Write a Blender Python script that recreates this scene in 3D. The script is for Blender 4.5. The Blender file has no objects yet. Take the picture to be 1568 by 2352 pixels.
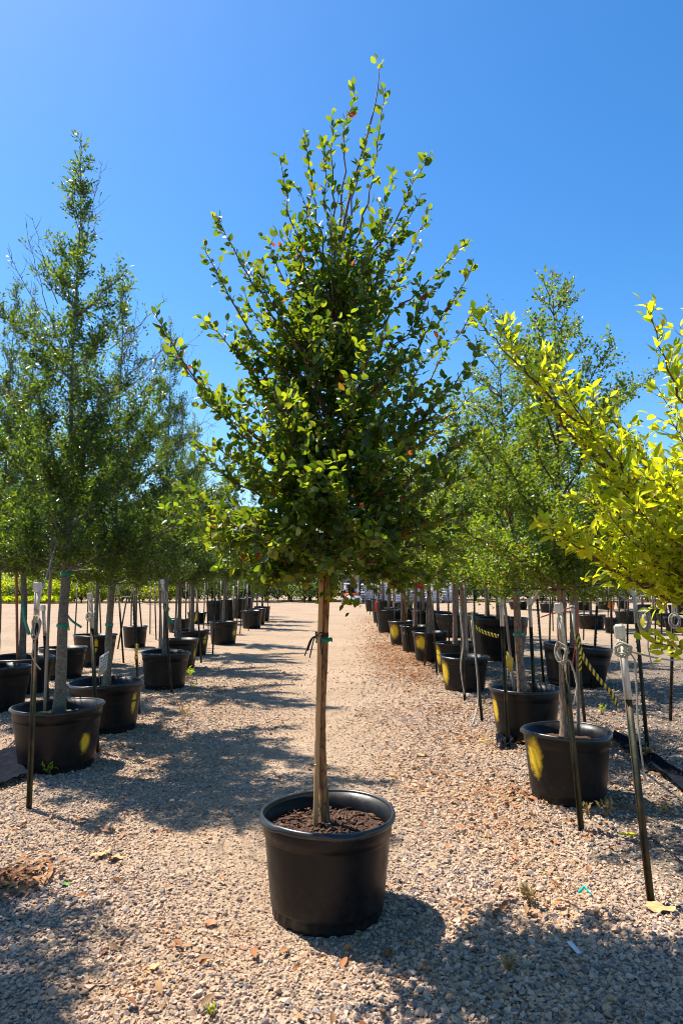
import bpy, bmesh, math, random
import numpy as np
from mathutils import Vector, Matrix

# ------------------------------------------------------------------ camera, sky, sun, exposure
scene = bpy.context.scene
COL = scene.collection
FPX, CX, CY = 1568.0, 784.0, 1176.0            # the photograph measured at 1568 x 2352: a 24 mm lens
HORIZON = 1340.0
CAMH = 1.6
PITCH = math.atan((HORIZON - CY) / FPX)
cam = bpy.data.cameras.new('camera'); camo = bpy.data.objects.new('camera', cam); COL.objects.link(camo)
cam.sensor_fit = 'VERTICAL'; cam.sensor_height = 36.0; cam.sensor_width = 24.0; cam.lens = 24.0
cam.clip_start = 0.05; cam.clip_end = 3000
camo.location = (0, 0, CAMH); camo.rotation_euler = (math.pi/2 + PITCH, 0, 0)
scene.camera = camo

SUN_EL = math.radians(60.0)
SUN_AZ = math.radians(57.0)                     # from +Y towards -X: the sun stands behind the trees on the left
to_sun = Vector((-math.sin(SUN_AZ)*math.cos(SUN_EL), math.cos(SUN_AZ)*math.cos(SUN_EL), math.sin(SUN_EL)))
world = bpy.data.worlds.new('World'); scene.world = world; world.use_nodes = True
wn = world.node_tree; wn.nodes.clear()
sky = wn.nodes.new('ShaderNodeTexSky'); sky.sky_type = 'NISHITA'; sky.sun_disc = False
sky.sun_elevation = SUN_EL; sky.sun_rotation = -SUN_AZ
sky.altitude = 300; sky.air_density = 1.0; sky.dust_density = 0.6; sky.ozone_density = 3.0
hsv = wn.nodes.new('ShaderNodeHueSaturation'); hsv.inputs['Saturation'].default_value = 1.33
bg = wn.nodes.new('ShaderNodeBackground'); bg.inputs['Strength'].default_value = 0.114
wo = wn.nodes.new('ShaderNodeOutputWorld')
wn.links.new(sky.outputs[0], hsv.inputs['Color']); wn.links.new(hsv.outputs[0], bg.inputs[0]); wn.links.new(bg.outputs[0], wo.inputs[0])
sun = bpy.data.lights.new('sun', 'SUN'); sun.energy = 5.0; sun.angle = math.radians(0.53); sun.color = (1.0, 0.93, 0.82)
suno = bpy.data.objects.new('sun', sun); COL.objects.link(suno)
suno.rotation_euler = (-to_sun).to_track_quat('-Z', 'Y').to_euler(); suno.location = to_sun*30
vs = scene.view_settings; vs.view_transform = 'Standard'; vs.look = 'None'; vs.exposure = 0.95; vs.gamma = 1.0; vs.use_curve_mapping = False
scene.cycles.max_bounces = 5; scene.cycles.diffuse_bounces = 2; scene.cycles.glossy_bounces = 2
scene.cycles.transmission_bounces = 5; scene.cycles.caustics_reflective = False; scene.cycles.caustics_refractive = False
scene.cycles.sample_clamp_indirect = 6.0; scene.cycles.filter_width = 1.05

# ------------------------------------------------------------------ measuring helpers
_f = np.array([0, math.cos(PITCH), math.sin(PITCH)]); _u = np.array([0, -math.sin(PITCH), math.cos(PITCH)]); _r = np.array([1.0, 0, 0])
def ray(u, v): return _f + _r*(u-CX)/FPX + _u*(CY-v)/FPX
def gp(u, v, h=0.0):
    d = ray(u, v); t = (h-CAMH)/d[2]; return np.array([d[0]*t, d[1]*t, h])
def px(u, v, y):
    d = ray(u, v); t = y/d[1]; return np.array([d[0]*t, y, CAMH+d[2]*t])
def project(P):
    P = np.asarray(P)-np.array([0, 0, CAMH]); z = P@_f
    return CX+FPX*(P@_r)/z, CY-FPX*(P@_u)/z, z

# ------------------------------------------------------------------ mesh helpers
def mesh_np(name, V, F, smooth=False, attrs=None):
    V = np.asarray(V, dtype=np.float32); F = np.asarray(F, dtype=np.int32)
    me = bpy.data.meshes.new(name); k = F.shape[1]
    me.vertices.add(len(V)); me.vertices.foreach_set('co', V.ravel())
    me.loops.add(F.size); me.loops.foreach_set('vertex_index', F.ravel())
    me.polygons.add(len(F)); me.polygons.foreach_set('loop_start', np.arange(0, F.size, k, dtype=np.int32))
    try: me.polygons.foreach_set('loop_total', np.full(len(F), k, dtype=np.int32))
    except Exception: pass
    if smooth: me.polygons.foreach_set('use_smooth', np.ones(len(F), dtype=bool))
    for an, av in (attrs or {}).items():
        a = me.attributes.new(an, 'FLOAT', 'POINT'); a.data.foreach_set('value', np.asarray(av, dtype=np.float32))
    me.update(calc_edges=True); me.validate()
    return me
class MB:
    def __init__(s): s.V = []; s.F = []; s.n = 0; s.A = []
    def add(s, V, F, a=0.0):
        V = np.asarray(V, float); F = np.asarray(F, int)
        if F.shape[1] == 4: F = np.concatenate([F[:, [0, 1, 2]], F[:, [0, 2, 3]]])
        s.V.append(V); s.F.append(F+s.n); s.n += len(V)
        s.A.append(np.broadcast_to(np.asarray(a, float), (len(V),))); return s
    def box(s, c, size, M=None, a=0.0):
        x, y, z = np.array(size)/2
        V = np.array([[-x,-y,-z],[x,-y,-z],[x,y,-z],[-x,y,-z],[-x,-y,z],[x,-y,z],[x,y,z],[-x,y,z]])
        if M is not None: V = V@np.array(M).T
        return s.add(V+np.array(c), [[0,3,2,1],[4,5,6,7],[0,1,5,4],[1,2,6,5],[2,3,7,6],[3,0,4,7]], a)
    def tube(s, pts, rad, n=6, a=0.0):
        V, F = tube(pts, rad, n); return s.add(V, F, a)
    def lathe(s, prof, seg=48, fn=None, closed=False, a=0.0):
        prof = np.array(prof, float); th = np.arange(seg)*2*math.pi/seg
        R = prof[:, 0][:, None]*np.ones(seg); Z = prof[:, 1][:, None]*np.ones(seg); T = np.ones((len(prof), 1))*th
        if fn is not None: R, Z = fn(R, Z, T)
        V = np.stack([R*np.cos(T), R*np.sin(T), Z], -1).reshape(-1, 3)
        k = len(prof); F = []
        for i in range(k if closed else k-1):
            j = (i+1) % k; q = np.arange(seg); q2 = (q+1) % seg
            F.append(np.stack([i*seg+q, i*seg+q2, j*seg+q2, j*seg+q], 1))
        return s.add(V, np.concatenate(F), a)
    def mesh(s, name, smooth=False, attr=None):
        return mesh_np(name, np.concatenate(s.V), np.concatenate(s.F), smooth, {attr: np.concatenate(s.A)} if attr else None)
def tube(pts, rad, n=6):
    pts = np.asarray(pts, float); m = len(pts); rad = np.broadcast_to(np.asarray(rad, float), (m,))
    T = np.gradient(pts, axis=0); T /= np.linalg.norm(T, axis=1)[:, None]+1e-9
    a = np.array([1.0, 0, 0]) if abs(T[0][0]) < .8 else np.array([0, 1.0, 0])
    N = np.zeros_like(pts); v = a-T[0]*(a@T[0]); N[0] = v/np.linalg.norm(v)
    for i in range(1, m):
        v = N[i-1]-T[i]*(N[i-1]@T[i]); N[i] = v/(np.linalg.norm(v)+1e-9)
    B = np.cross(T, N); th = np.arange(n)*2*math.pi/n
    V = (pts[:, None]+rad[:, None, None]*(N[:, None]*np.cos(th)[None, :, None]+B[:, None]*np.sin(th)[None, :, None])).reshape(-1, 3)
    q = np.arange(n); q2 = (q+1) % n
    F = np.concatenate([np.stack([i*n+q, i*n+q2, (i+1)*n+q2, (i+1)*n+q], 1) for i in range(m-1)])
    F = np.concatenate([F[:, [0, 1, 2]], F[:, [0, 2, 3]]])
    V = np.concatenate([V, pts[:1], pts[-1:]]); c0 = m*n
    F = np.concatenate([F, np.stack([q2, q, np.full(n, c0)], 1), np.stack([(m-1)*n+q, (m-1)*n+q2, np.full(n, c0+1)], 1)])
    return V, F
def catmull(P, k=8):
    P = np.asarray(P, float); Q = np.concatenate([[2*P[0]-P[1]], P, [2*P[-1]-P[-2]]]); out = []
    for i in range(1, len(Q)-2):
        for t in np.arange(k)/k:
            a, b, c, d = Q[i-1], Q[i], Q[i+1], Q[i+2]
            out.append(.5*((2*b)+(-a+c)*t+(2*a-5*b+4*c-d)*t*t+(-a+3*b-3*c+d)*t**3))
    out.append(P[-1]); return np.array(out)

def tag(o, label=None, cat=None, group=None, kind=None):
    if label: o['label'] = label
    if cat: o['category'] = cat
    if group: o['group'] = group
    if kind: o['kind'] = kind
    return o
def ob(name, me, m=None, parent=None, loc=None, kind=None):
    if isinstance(me, MB): me = me.mesh(name)
    o = bpy.data.objects.new(name, me); COL.objects.link(o)
    if m is not None and me is not None and not me.materials: me.materials.append(m)
    if parent is not None: o.parent = parent
    if loc is not None: o.location = loc
    if kind: o['kind'] = kind
    return o
def empty(name, loc, rz=0.0):
    o = bpy.data.objects.new(name, None); COL.objects.link(o); o.location = loc; o.rotation_euler = (0, 0, rz); o.empty_display_size = .1
    return o
def copy_tree(o, parent=None):
    c = o.copy(); COL.objects.link(c); c.parent = parent
    for ch in list(o.children): copy_tree(ch, c)
    return c

# ------------------------------------------------------------------ materials
def newmat(name):
    m = bpy.data.materials.new(name); m.use_nodes = True; nt = m.node_tree; nt.nodes.clear()
    out = nt.nodes.new('ShaderNodeOutputMaterial'); b = nt.nodes.new('ShaderNodeBsdfPrincipled')
    nt.links.new(b.outputs[0], out.inputs[0]); return m, nt, b, out
def N(nt, t, **kw):
    n = nt.nodes.new(t)
    for k, v in kw.items():
        if k.startswith('_'): setattr(n, k[1:], v)
        else: n.inputs[k.replace('__', ' ')].default_value = v
    return n
def c4(c): return (c[0], c[1], c[2], 1)
def coords(nt, stretch=(1, 1, 1), own=True):
    tc = nt.nodes.new('ShaderNodeTexCoord'); oi = nt.nodes.new('ShaderNodeObjectInfo')
    mm = N(nt, 'ShaderNodeMath', _operation='MULTIPLY'); mm.inputs[1].default_value = 37.0 if own else 0.0
    nt.links.new(oi.outputs['Random'], mm.inputs[0])
    ad = N(nt, 'ShaderNodeVectorMath', _operation='ADD'); nt.links.new(tc.outputs['Object'], ad.inputs[0]); nt.links.new(mm.outputs[0], ad.inputs[1])
    mp = nt.nodes.new('ShaderNodeMapping'); mp.inputs['Scale'].default_value = stretch
    nt.links.new(ad.outputs[0], mp.inputs[0]); return mp.outputs[0]
def ramp(nt, fac, stops, interp='LINEAR'):
    r = nt.nodes.new('ShaderNodeValToRGB'); r.color_ramp.interpolation = interp; e = r.color_ramp.elements
    while len(e) < len(stops): e.new(.5)
    for el, (p, c) in zip(e, stops): el.position = p; el.color = c4(c)
    nt.links.new(fac, r.inputs[0]); return r.outputs[0]
def mixc(nt, fac, a, b):
    m = nt.nodes.new('ShaderNodeMix'); m.data_type = 'RGBA'
    for s, v in ((0, fac), (6, a), (7, b)):
        if hasattr(v, 'is_output'): nt.links.new(v, m.inputs[s])
        elif s == 0: m.inputs[0].default_value = v
        else: m.inputs[s].default_value = c4(v)
    return m.outputs[2]
def pm(name, stops, scale=20, rough=.7, bump=.3, bscale=80, dist=.004, stretch=(1, 1, 1), spec=.4, metal=0.0, detail=5):
    m, nt, b, out = newmat(name); co = coords(nt, stretch)
    n1 = N(nt, 'ShaderNodeTexNoise', Scale=scale, Detail=detail, Roughness=.6); nt.links.new(co, n1.inputs['Vector'])
    nt.links.new(ramp(nt, n1.outputs[0], stops), b.inputs['Base Color'])
    b.inputs['Roughness'].default_value = rough; b.inputs['Specular IOR Level'].default_value = spec; b.inputs['Metallic'].default_value = metal
    if bump:
        n2 = N(nt, 'ShaderNodeTexNoise', Scale=bscale, Detail=4.0); nt.links.new(co, n2.inputs['Vector'])
        bp = N(nt, 'ShaderNodeBump', Strength=bump, Distance=dist); nt.links.new(n2.outputs[0], bp.inputs['Height']); nt.links.new(bp.outputs[0], b.inputs['Normal'])
    return m
def leafmat(name, stops, trans_stops, fac=.45, rough=.38, spec=.5):
    m, nt, b, out = newmat(name)
    at = N(nt, 'ShaderNodeAttribute', _attribute_name='rnd'); oi = nt.nodes.new('ShaderNodeObjectInfo')
    ad = N(nt, 'ShaderNodeMath', _operation='ADD'); nt.links.new(at.outputs['Fac'], ad.inputs[0]); nt.links.new(oi.outputs['Random'], ad.inputs[1])
    fr = N(nt, 'ShaderNodeMath', _operation='FRACT'); nt.links.new(ad.outputs[0], fr.inputs[0])
    nt.links.new(ramp(nt, fr.outputs[0], stops), b.inputs['Base Color'])
    b.inputs['Roughness'].default_value = rough; b.inputs['Specular IOR Level'].default_value = spec
    tr = nt.nodes.new('ShaderNodeBsdfTranslucent'); nt.links.new(ramp(nt, fr.outputs[0], trans_stops), tr.inputs[0])
    mx = nt.nodes.new('ShaderNodeMixShader'); mx.inputs[0].default_value = fac
    nt.links.new(b.outputs[0], mx.inputs[1]); nt.links.new(tr.outputs[0], mx.inputs[2]); nt.links.new(mx.outputs[0], out.inputs[0])
    return m

M = {}
M['elm_leaf'] = leafmat('elm_leaf', [(0, (.014, .042, .007)), (.45, (.026, .068, .010)), (.8, (.046, .09, .012)), (.985, (.12, .14, .02)), (.991, (.22, .10, .02)), (.997, (.25, .03, .015))],
                        [(0, (.14, .25, .009)), (.4, (.26, .38, .012)), (.72, (.44, .53, .016)), (.93, (.60, .64, .02)), (.985, (.60, .56, .02)), (.991, (.55, .25, .02)), (.997, (.60, .06, .02))], .45)
M['small_elm_leaf'] = leafmat('small_elm_leaf', [(0, (.022, .062, .012)), (.5, (.038, .092, .016)), (.85, (.06, .115, .018)), (.98, (.16, .15, .02)), (.99, (.22, .08, .02))],
                        [(0, (.20, .34, .012)), (.5, (.36, .50, .016)), (.85, (.52, .62, .02)), (.98, (.52, .48, .03)), (.99, (.5, .15, .02))], .42)
M['oak_leaf'] = leafmat('oak_leaf', [(0, (.012, .030, .008)), (.5, (.022, .052, .012)), (.88, (.038, .075, .014)), (1, (.07, .10, .018))],
                        [(0, (.09, .19, .008)), (.5, (.18, .31, .012)), (.88, (.36, .48, .015)), (1, (.52, .56, .02))], .40, .28, .45)
M['gold_leaf'] = leafmat('gold_leaf', [(0, (.15, .21, .01)), (.3, (.22, .28, .012)), (.7, (.31, .31, .014)), (.95, (.40, .36, .015)), (1, (.42, .30, .02))],
                        [(0, (.48, .62, .012)), (.3, (.72, .78, .018)), (.7, (.86, .88, .02)), (.95, (.94, .88, .02)), (1, (.88, .62, .02))], .6, .4)
M['far_leaf'] = leafmat('far_leaf', [(0, (.03, .06, .016)), (.6, (.055, .10, .024)), (1, (.085, .13, .03))],
                        [(0, (.12, .20, .015)), (.6, (.22, .32, .02)), (1, (.34, .42, .03))], .35, .5)
M['hedge_leaf'] = leafmat('hedge_leaf', [(0, (.16, .22, .012)), (.5, (.30, .34, .014)), (1, (.42, .42, .02))],
                        [(0, (.4, .55, .01)), (.5, (.65, .74, .015)), (1, (.8, .8, .02))], .45, .5)
M['litter'] = leafmat('litter', [(0, (.20, .07, .02)), (.35, (.34, .13, .035)), (.7, (.42, .22, .09)), (1, (.16, .09, .05))],
                        [(0, (.2, .06, .02)), (1, (.3, .15, .05))], .15, .7)
def barkmat(name, stops, sx=1.0, st=(38, 38, 9), crack=.8):
    m, nt, b, out = newmat(name); co = coords(nt, tuple(q*sx for q in st))
    n1 = N(nt, 'ShaderNodeTexNoise', Scale=1.0, Detail=6.0, Roughness=.68, Distortion=.6); nt.links.new(co, n1.inputs['Vector'])
    v = N(nt, 'ShaderNodeTexVoronoi', Scale=1.2); v.feature = 'DISTANCE_TO_EDGE'; nt.links.new(co, v.inputs['Vector'])
    col = ramp(nt, n1.outputs[0], stops)
    cr = ramp(nt, v.outputs['Distance'], [(0, (.25, .2, .16)), (.12, (1, 1, 1))])
    mu = nt.nodes.new('ShaderNodeMix'); mu.data_type = 'RGBA'; mu.blend_type = 'MULTIPLY'; mu.inputs[0].default_value = crack
    nt.links.new(col, mu.inputs[6]); nt.links.new(cr, mu.inputs[7]); nt.links.new(mu.outputs[2], b.inputs['Base Color'])
    b.inputs['Roughness'].default_value = .85; b.inputs['Specular IOR Level'].default_value = .25
    bp = N(nt, 'ShaderNodeBump', Strength=.8, Distance=.006); nt.links.new(n1.outputs[0], bp.inputs['Height']); nt.links.new(bp.outputs[0], b.inputs['Normal'])
    return m
M['elm_bark'] = barkmat('elm_bark', [(.25, (.09, .045, .024)), (.5, (.27, .14, .062)), (.62, (.46, .21, .075)), (.8, (.44, .30, .18))])
M['red_bark'] = barkmat('red_bark', [(.25, (.09, .06, .045)), (.45, (.26, .21, .17)), (.6, (.32, .16, .09)), (.8, (.42, .36, .30))], .8)
M['pale_bark'] = barkmat('pale_bark', [(.25, (0.043, 0.037, 0.030)), (.42, (0.136, 0.124, 0.099)), (.6, (0.211, 0.198, 0.162)), (.8, (0.124, 0.124, 0.084))], 1.0, (22, 22, 30), .45)
M['twig'] = pm('twig', [(.3, (.06, .028, .018)), (.7, (.16, .08, .05))], 30, .6, 0)
M['grey_twig'] = pm('grey_twig', [(.3, (.08, .07, .055)), (.7, (.20, .17, .14))], 30, .7, 0)

# ------------------------------------------------------------------ the ground
rng = np.random.default_rng(11)
def gh(x, y):
    x = np.asarray(x, float); y = np.asarray(y, float)
    fade = np.clip((16-np.hypot(x, y))/8, 0, 1)
    return fade*(.008*np.sin(1.7*x+.6*y)+.006*np.sin(2.9*y-1.3*x+1)+.004*np.sin(5.1*x+3.7*y))
def axis(near, step, far):
    a = list(np.arange(0, near, step)); s = step; v = near
    while v < far: a.append(v); s *= 1.25; v += s
    return np.array(a+[far])
xa = axis(8, .12, 900.0); xs = np.concatenate([-xa[:0:-1], xa]); ya = axis(16, .12, 1500.0); ys = np.concatenate([-axis(3, .3, 120)[:0:-1], ya])
GX, GY = np.meshgrid(xs, ys); GZ = gh(GX, GY); nx = len(xs); ny = len(ys)
ii = (np.arange(ny-1)[:, None]*nx+np.arange(nx-1)[None, :]).ravel()
gme = mesh_np('ground', np.stack([GX.ravel(), GY.ravel(), GZ.ravel()], 1), np.stack([ii, ii+1, ii+nx+1, ii+nx], 1), True)
def groundmat():
    m, nt, b, out = newmat('gravel_ground')
    tc = nt.nodes.new('ShaderNodeTexCoord'); P = tc.outputs['Object']
    vo = N(nt, 'ShaderNodeTexVoronoi', Scale=55.0); nt.links.new(P, vo.inputs['Vector'])
    v2 = N(nt, 'ShaderNodeTexVoronoi', Scale=150.0); nt.links.new(P, v2.inputs['Vector'])
    big = N(nt, 'ShaderNodeTexNoise', Scale=.45, Detail=5.0, Roughness=.62); nt.links.new(P, big.inputs['Vector'])
    mid = N(nt, 'ShaderNodeTexNoise', Scale=5.0, Detail=6.0, Roughness=.7); nt.links.new(P, mid.inputs['Vector'])
    sx = nt.nodes.new('ShaderNodeSeparateColor'); nt.links.new(vo.outputs['Color'], sx.inputs[0])
    stone = ramp(nt, sx.outputs[0], [(0, (0.107, 0.082, 0.061)), (.2, (0.314, 0.225, 0.153)), (.5, (0.450, 0.329, 0.230)), (.8, (0.509, 0.380, 0.267)), (1, (0.352, 0.216, 0.115))])
    sand = ramp(nt, mid.outputs[0], [(.3, (0.196, 0.138, 0.092)), (.55, (0.342, 0.242, 0.157)), (.8, (0.411, 0.277, 0.160))])
    f = ramp(nt, big.outputs[0], [(.40, (.25, .25, .25)), (.62, (.85, .85, .85))])
    col = mixc(nt, f, stone, sand)
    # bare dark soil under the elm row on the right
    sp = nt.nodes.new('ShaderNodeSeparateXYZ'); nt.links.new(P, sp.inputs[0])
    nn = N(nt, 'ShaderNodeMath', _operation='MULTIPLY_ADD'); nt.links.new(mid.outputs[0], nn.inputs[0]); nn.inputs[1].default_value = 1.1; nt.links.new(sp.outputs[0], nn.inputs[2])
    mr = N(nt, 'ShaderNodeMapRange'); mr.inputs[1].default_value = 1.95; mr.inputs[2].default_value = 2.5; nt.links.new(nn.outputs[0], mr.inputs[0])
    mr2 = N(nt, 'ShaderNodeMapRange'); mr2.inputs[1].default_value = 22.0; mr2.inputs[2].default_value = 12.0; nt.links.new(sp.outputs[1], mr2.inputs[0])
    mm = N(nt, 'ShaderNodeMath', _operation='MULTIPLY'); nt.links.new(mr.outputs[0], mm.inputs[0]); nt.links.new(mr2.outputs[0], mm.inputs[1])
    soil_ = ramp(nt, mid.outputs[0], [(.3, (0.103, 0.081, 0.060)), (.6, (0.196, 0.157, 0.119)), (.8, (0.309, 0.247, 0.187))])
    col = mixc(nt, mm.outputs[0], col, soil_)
    nt.links.new(col, b.inputs['Base Color']); b.inputs['Roughness'].default_value = .95; b.inputs['Specular IOR Level'].default_value = .15
    bp = N(nt, 'ShaderNodeBump', Strength=.8, Distance=.010); bp.invert = True
    bp2 = N(nt, 'ShaderNodeBump', Strength=.6, Distance=.004); bp2.invert = True
    nt.links.new(vo.outputs['Distance'], bp.inputs['Height']); nt.links.new(v2.outputs['Distance'], bp2.inputs['Height'])
    nt.links.new(bp2.outputs[0], bp.inputs['Normal']); nt.links.new(bp.outputs[0], b.inputs['Normal'])
    return m
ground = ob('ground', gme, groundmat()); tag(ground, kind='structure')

# ---- stones: crushed gravel, the 300 largest in view as parts of the ground, the rest one mass
def stonemat():
    m, nt, b, out = newmat('stone')
    oi = nt.nodes.new('ShaderNodeObjectInfo'); ge = nt.nodes.new('ShaderNodeNewGeometry')
    big = N(nt, 'ShaderNodeTexNoise', Scale=.7, Detail=3.0); nt.links.new(ge.outputs['Position'], big.inputs['Vector'])
    warm = ramp(nt, oi.outputs['Random'], [(0, (0.149, 0.126, 0.116)), (.08, (0.289, 0.241, 0.214)), (.2, (0.387, 0.240, 0.136)), (.35, (0.532, 0.356, 0.227)), (.5, (0.619, 0.439, 0.303)), (.62, (0.484, 0.257, 0.113)), (.75, (0.580, 0.381, 0.242)), (.88, (0.697, 0.521, 0.394)), (.95, (0.425, 0.348, 0.303)), (1, (0.329, 0.132, 0.046))])
    cool = ramp(nt, oi.outputs['Random'], [(0, (0.149, 0.134, 0.133)), (.15, (0.297, 0.253, 0.232)), (.35, (0.445, 0.323, 0.235)), (.55, (0.580, 0.422, 0.310)), (.72, (0.657, 0.497, 0.386)), (.84, (0.387, 0.319, 0.280)), (.92, (0.484, 0.290, 0.159)), (1, (0.716, 0.564, 0.454))])
    f = ramp(nt, big.outputs[0], [(.40, (0, 0, 0)), (.6, (1, 1, 1))])
    co = mixc(nt, f, warm, cool)
    n2 = N(nt, 'ShaderNodeTexNoise', Scale=160.0, Detail=4.0); nt.links.new(ge.outputs['Position'], n2.inputs['Vector'])
    sp = ramp(nt, n2.outputs[0], [(.35, (.72, .70, .68)), (.6, (1, 1, 1))])
    mu = nt.nodes.new('ShaderNodeMix'); mu.data_type = 'RGBA'; mu.blend_type = 'MULTIPLY'; mu.inputs[0].default_value = 1
    nt.links.new(co, mu.inputs[6]); nt.links.new(sp, mu.inputs[7]); nt.links.new(mu.outputs[2], b.inputs['Base Color'])
    b.inputs['Roughness'].default_value = .85; b.inputs['Specular IOR Level'].default_value = .25
    bp = N(nt, 'ShaderNodeBump', Strength=.35, Distance=.002); nt.links.new(n2.outputs[0], bp.inputs['Height']); nt.links.new(bp.outputs[0], b.inputs['Normal'])
    return m
M['stone'] = stonemat()
stone_col = bpy.data.collections.new('stone_shapes'); STONES = []
for k in range(10):
    r = np.random.default_rng(500+k); bm = bmesh.new()
    P = r.normal(size=(13, 3)); P /= np.linalg.norm(P, axis=1)[:, None]; P *= r.uniform(.78, 1.08, (13, 1)); P *= np.array([1.0, r.uniform(.62, .9), r.uniform(.45, .72)])
    for p in P: bm.verts.new(p)
    res = bmesh.ops.convex_hull(bm, input=list(bm.verts))
    bmesh.ops.delete(bm, geom=[v for v in bm.verts if not v.link_faces], context='VERTS')
    bmesh.ops.recalc_face_normals(bm, faces=list(bm.faces))
    me = bpy.data.meshes.new('stone'); bm.to_mesh(me); bm.free(); me.materials.append(M['stone'])
    o = bpy.data.objects.new('stone_shape', me); stone_col.objects.link(o); STONES.append(me)
def gravel_points():
    out = []
    for y0, y1, dens in ((1.3, 2.6, 8200), (2.6, 4.0, 7400), (4.0, 6.0, 4300), (6.0, 9.0, 2400), (9.0, 15.0, 1000)):
        w = .53*y1+.7; n = int(dens*(y1-y0)*2*w)
        x = rng.uniform(-w, w, n); y = rng.uniform(y0, y1, n)
        keep = np.abs(x) < .53*y+.7; out.append(np.stack([x[keep], y[keep]], 1))
    return np.concatenate(out)
GP = gravel_points()
def vnoise(x, y, s, seed):
    r = np.random.default_rng(seed); g = r.uniform(0, 1, (64, 64)); fx = (x*s) % 64; fy = (y*s) % 64
    i = fx.astype(int); j = fy.astype(int); a = fx-i; b = fy-j; a = a*a*(3-2*a); b = b*b*(3-2*b); i2 = (i+1) % 64; j2 = (j+1) % 64
    return (g[i, j]*(1-a)+g[i2, j]*a)*(1-b)+(g[i, j2]*(1-a)+g[i2, j2]*a)*b
# wheel-packed middle of the lane: sparser and finer; loose chunks towards the right
nz = .6*vnoise(GP[:, 0], GP[:, 1], .9, 1)+.4*vnoise(GP[:, 0], GP[:, 1], 2.7, 2)
lane = np.exp(-((GP[:, 0]+.55-.03*GP[:, 1])/.75)**2)*np.clip((GP[:, 1]-3.0)/1.4, 0, 1)
soilr = np.clip((GP[:, 0]-1.45-.02*GP[:, 1])/.4, 0, 1)*np.clip((GP[:, 1]-2.7)/.4, 0, 1)
p_keep = np.clip(1.0-.72*lane*(.4+nz)-.62*soilr, .12, 1)*np.clip((15.0-GP[:, 1])/6, 0, 1)
GP = GP[rng.uniform(0, 1, len(GP)) < p_keep]
nz = vnoise(GP[:, 0], GP[:, 1], 1.3, 3); lane = np.exp(-((GP[:, 0]+.55-.03*GP[:, 1])/.75)**2)*np.clip((GP[:, 1]-2.7)/1.4, 0, 1)
rad = np.exp(rng.normal(math.log(.0079), .40, len(GP)))*(1+.22*(GP[:, 0] > 0)*(1-lane))*(1-.28*lane)*(.85+.3*nz)*(1+.18*np.clip((2.9-GP[:, 1])/1.0, 0, 1))
rad = np.clip(rad, .0035, .026); far = np.clip((GP[:, 1]-6)/6, 0, 1); rad *= 1+.35*far
order = np.argsort(-(rad/np.hypot(GP[:, 0], GP[:, 1])))
uu, vv, zz = project(np.stack([GP[:, 0], GP[:, 1], np.zeros(len(GP))], 1))
inside = (uu > 5) & (uu < 1563) & (vv < 2345)
big300 = [i for i in order if inside[i]][:300]; isbig = np.zeros(len(GP), bool); isbig[big300] = True
rot = np.stack([rng.normal(0, .35, len(GP)), rng.normal(0, .35, len(GP)), rng.uniform(0, 6.28, len(GP))], 1)
zpos = gh(GP[:, 0], GP[:, 1])+rad*rng.uniform(.05, .5, len(GP)); var = rng.integers(0, 10, len(GP))
for i in big300:
    o = bpy.data.objects.new('stone', STONES[var[i]]); COL.objects.link(o); o.parent = ground
    o.location = (GP[i, 0], GP[i, 1], zpos[i]); o.rotation_euler = rot[i]; o.scale = (rad[i],)*3
small = ~isbig
gm = bpy.data.meshes.new('gravel'); ng = int(small.sum()); gm.vertices.add(ng)
gm.vertices.foreach_set('co', np.stack([GP[small, 0], GP[small, 1], zpos[small]], 1).astype(np.float32).ravel())
a = gm.attributes.new('rot', 'FLOAT_VECTOR', 'POINT'); a.data.foreach_set('vector', rot[small].astype(np.float32).ravel())
a = gm.attributes.new('scl', 'FLOAT', 'POINT'); a.data.foreach_set('value', rad[small].astype(np.float32))
a = gm.attributes.new('vi', 'INT', 'POINT'); a.data.foreach_set('value', var[small].astype(np.int32))
gravel = ob('gravel', gm); tag(gravel, 'pale crushed limestone gravel strewn over the lane', 'gravel', kind='stuff')
def instancer(objx, coll):
    ng_ = bpy.data.node_groups.new('scatter', 'GeometryNodeTree')
    ng_.interface.new_socket('Geometry', in_out='INPUT', socket_type='NodeSocketGeometry'); ng_.interface.new_socket('Geometry', in_out='OUTPUT', socket_type='NodeSocketGeometry')
    gi = ng_.nodes.new('NodeGroupInput'); go = ng_.nodes.new('NodeGroupOutput'); ip = ng_.nodes.new('GeometryNodeInstanceOnPoints')
    ci = ng_.nodes.new('GeometryNodeCollectionInfo'); ci.inputs['Collection'].default_value = coll; ci.inputs['Separate Children'].default_value = True; ci.inputs['Reset Children'].default_value = True
    def na(n, t):
        k = ng_.nodes.new('GeometryNodeInputNamedAttribute'); k.data_type = t; k.inputs['Name'].default_value = n; return k.outputs['Attribute']
    L = ng_.links.new
    L(gi.outputs[0], ip.inputs['Points']); L(ci.outputs[0], ip.inputs['Instance']); ip.inputs['Pick Instance'].default_value = True
    L(na('vi', 'INT'), ip.inputs['Instance Index']); e2r = ng_.nodes.new('FunctionNodeEulerToRotation'); L(na('rot', 'FLOAT_VECTOR'), e2r.inputs[0]); L(e2r.outputs[0], ip.inputs['Rotation'])
    L(na('scl', 'FLOAT'), ip.inputs['Scale']); L(ip.outputs[0], go.inputs[0])
    md = objx.modifiers.new('scatter', 'NODES'); md.node_group = ng_
instancer(gravel, stone_col)

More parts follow.
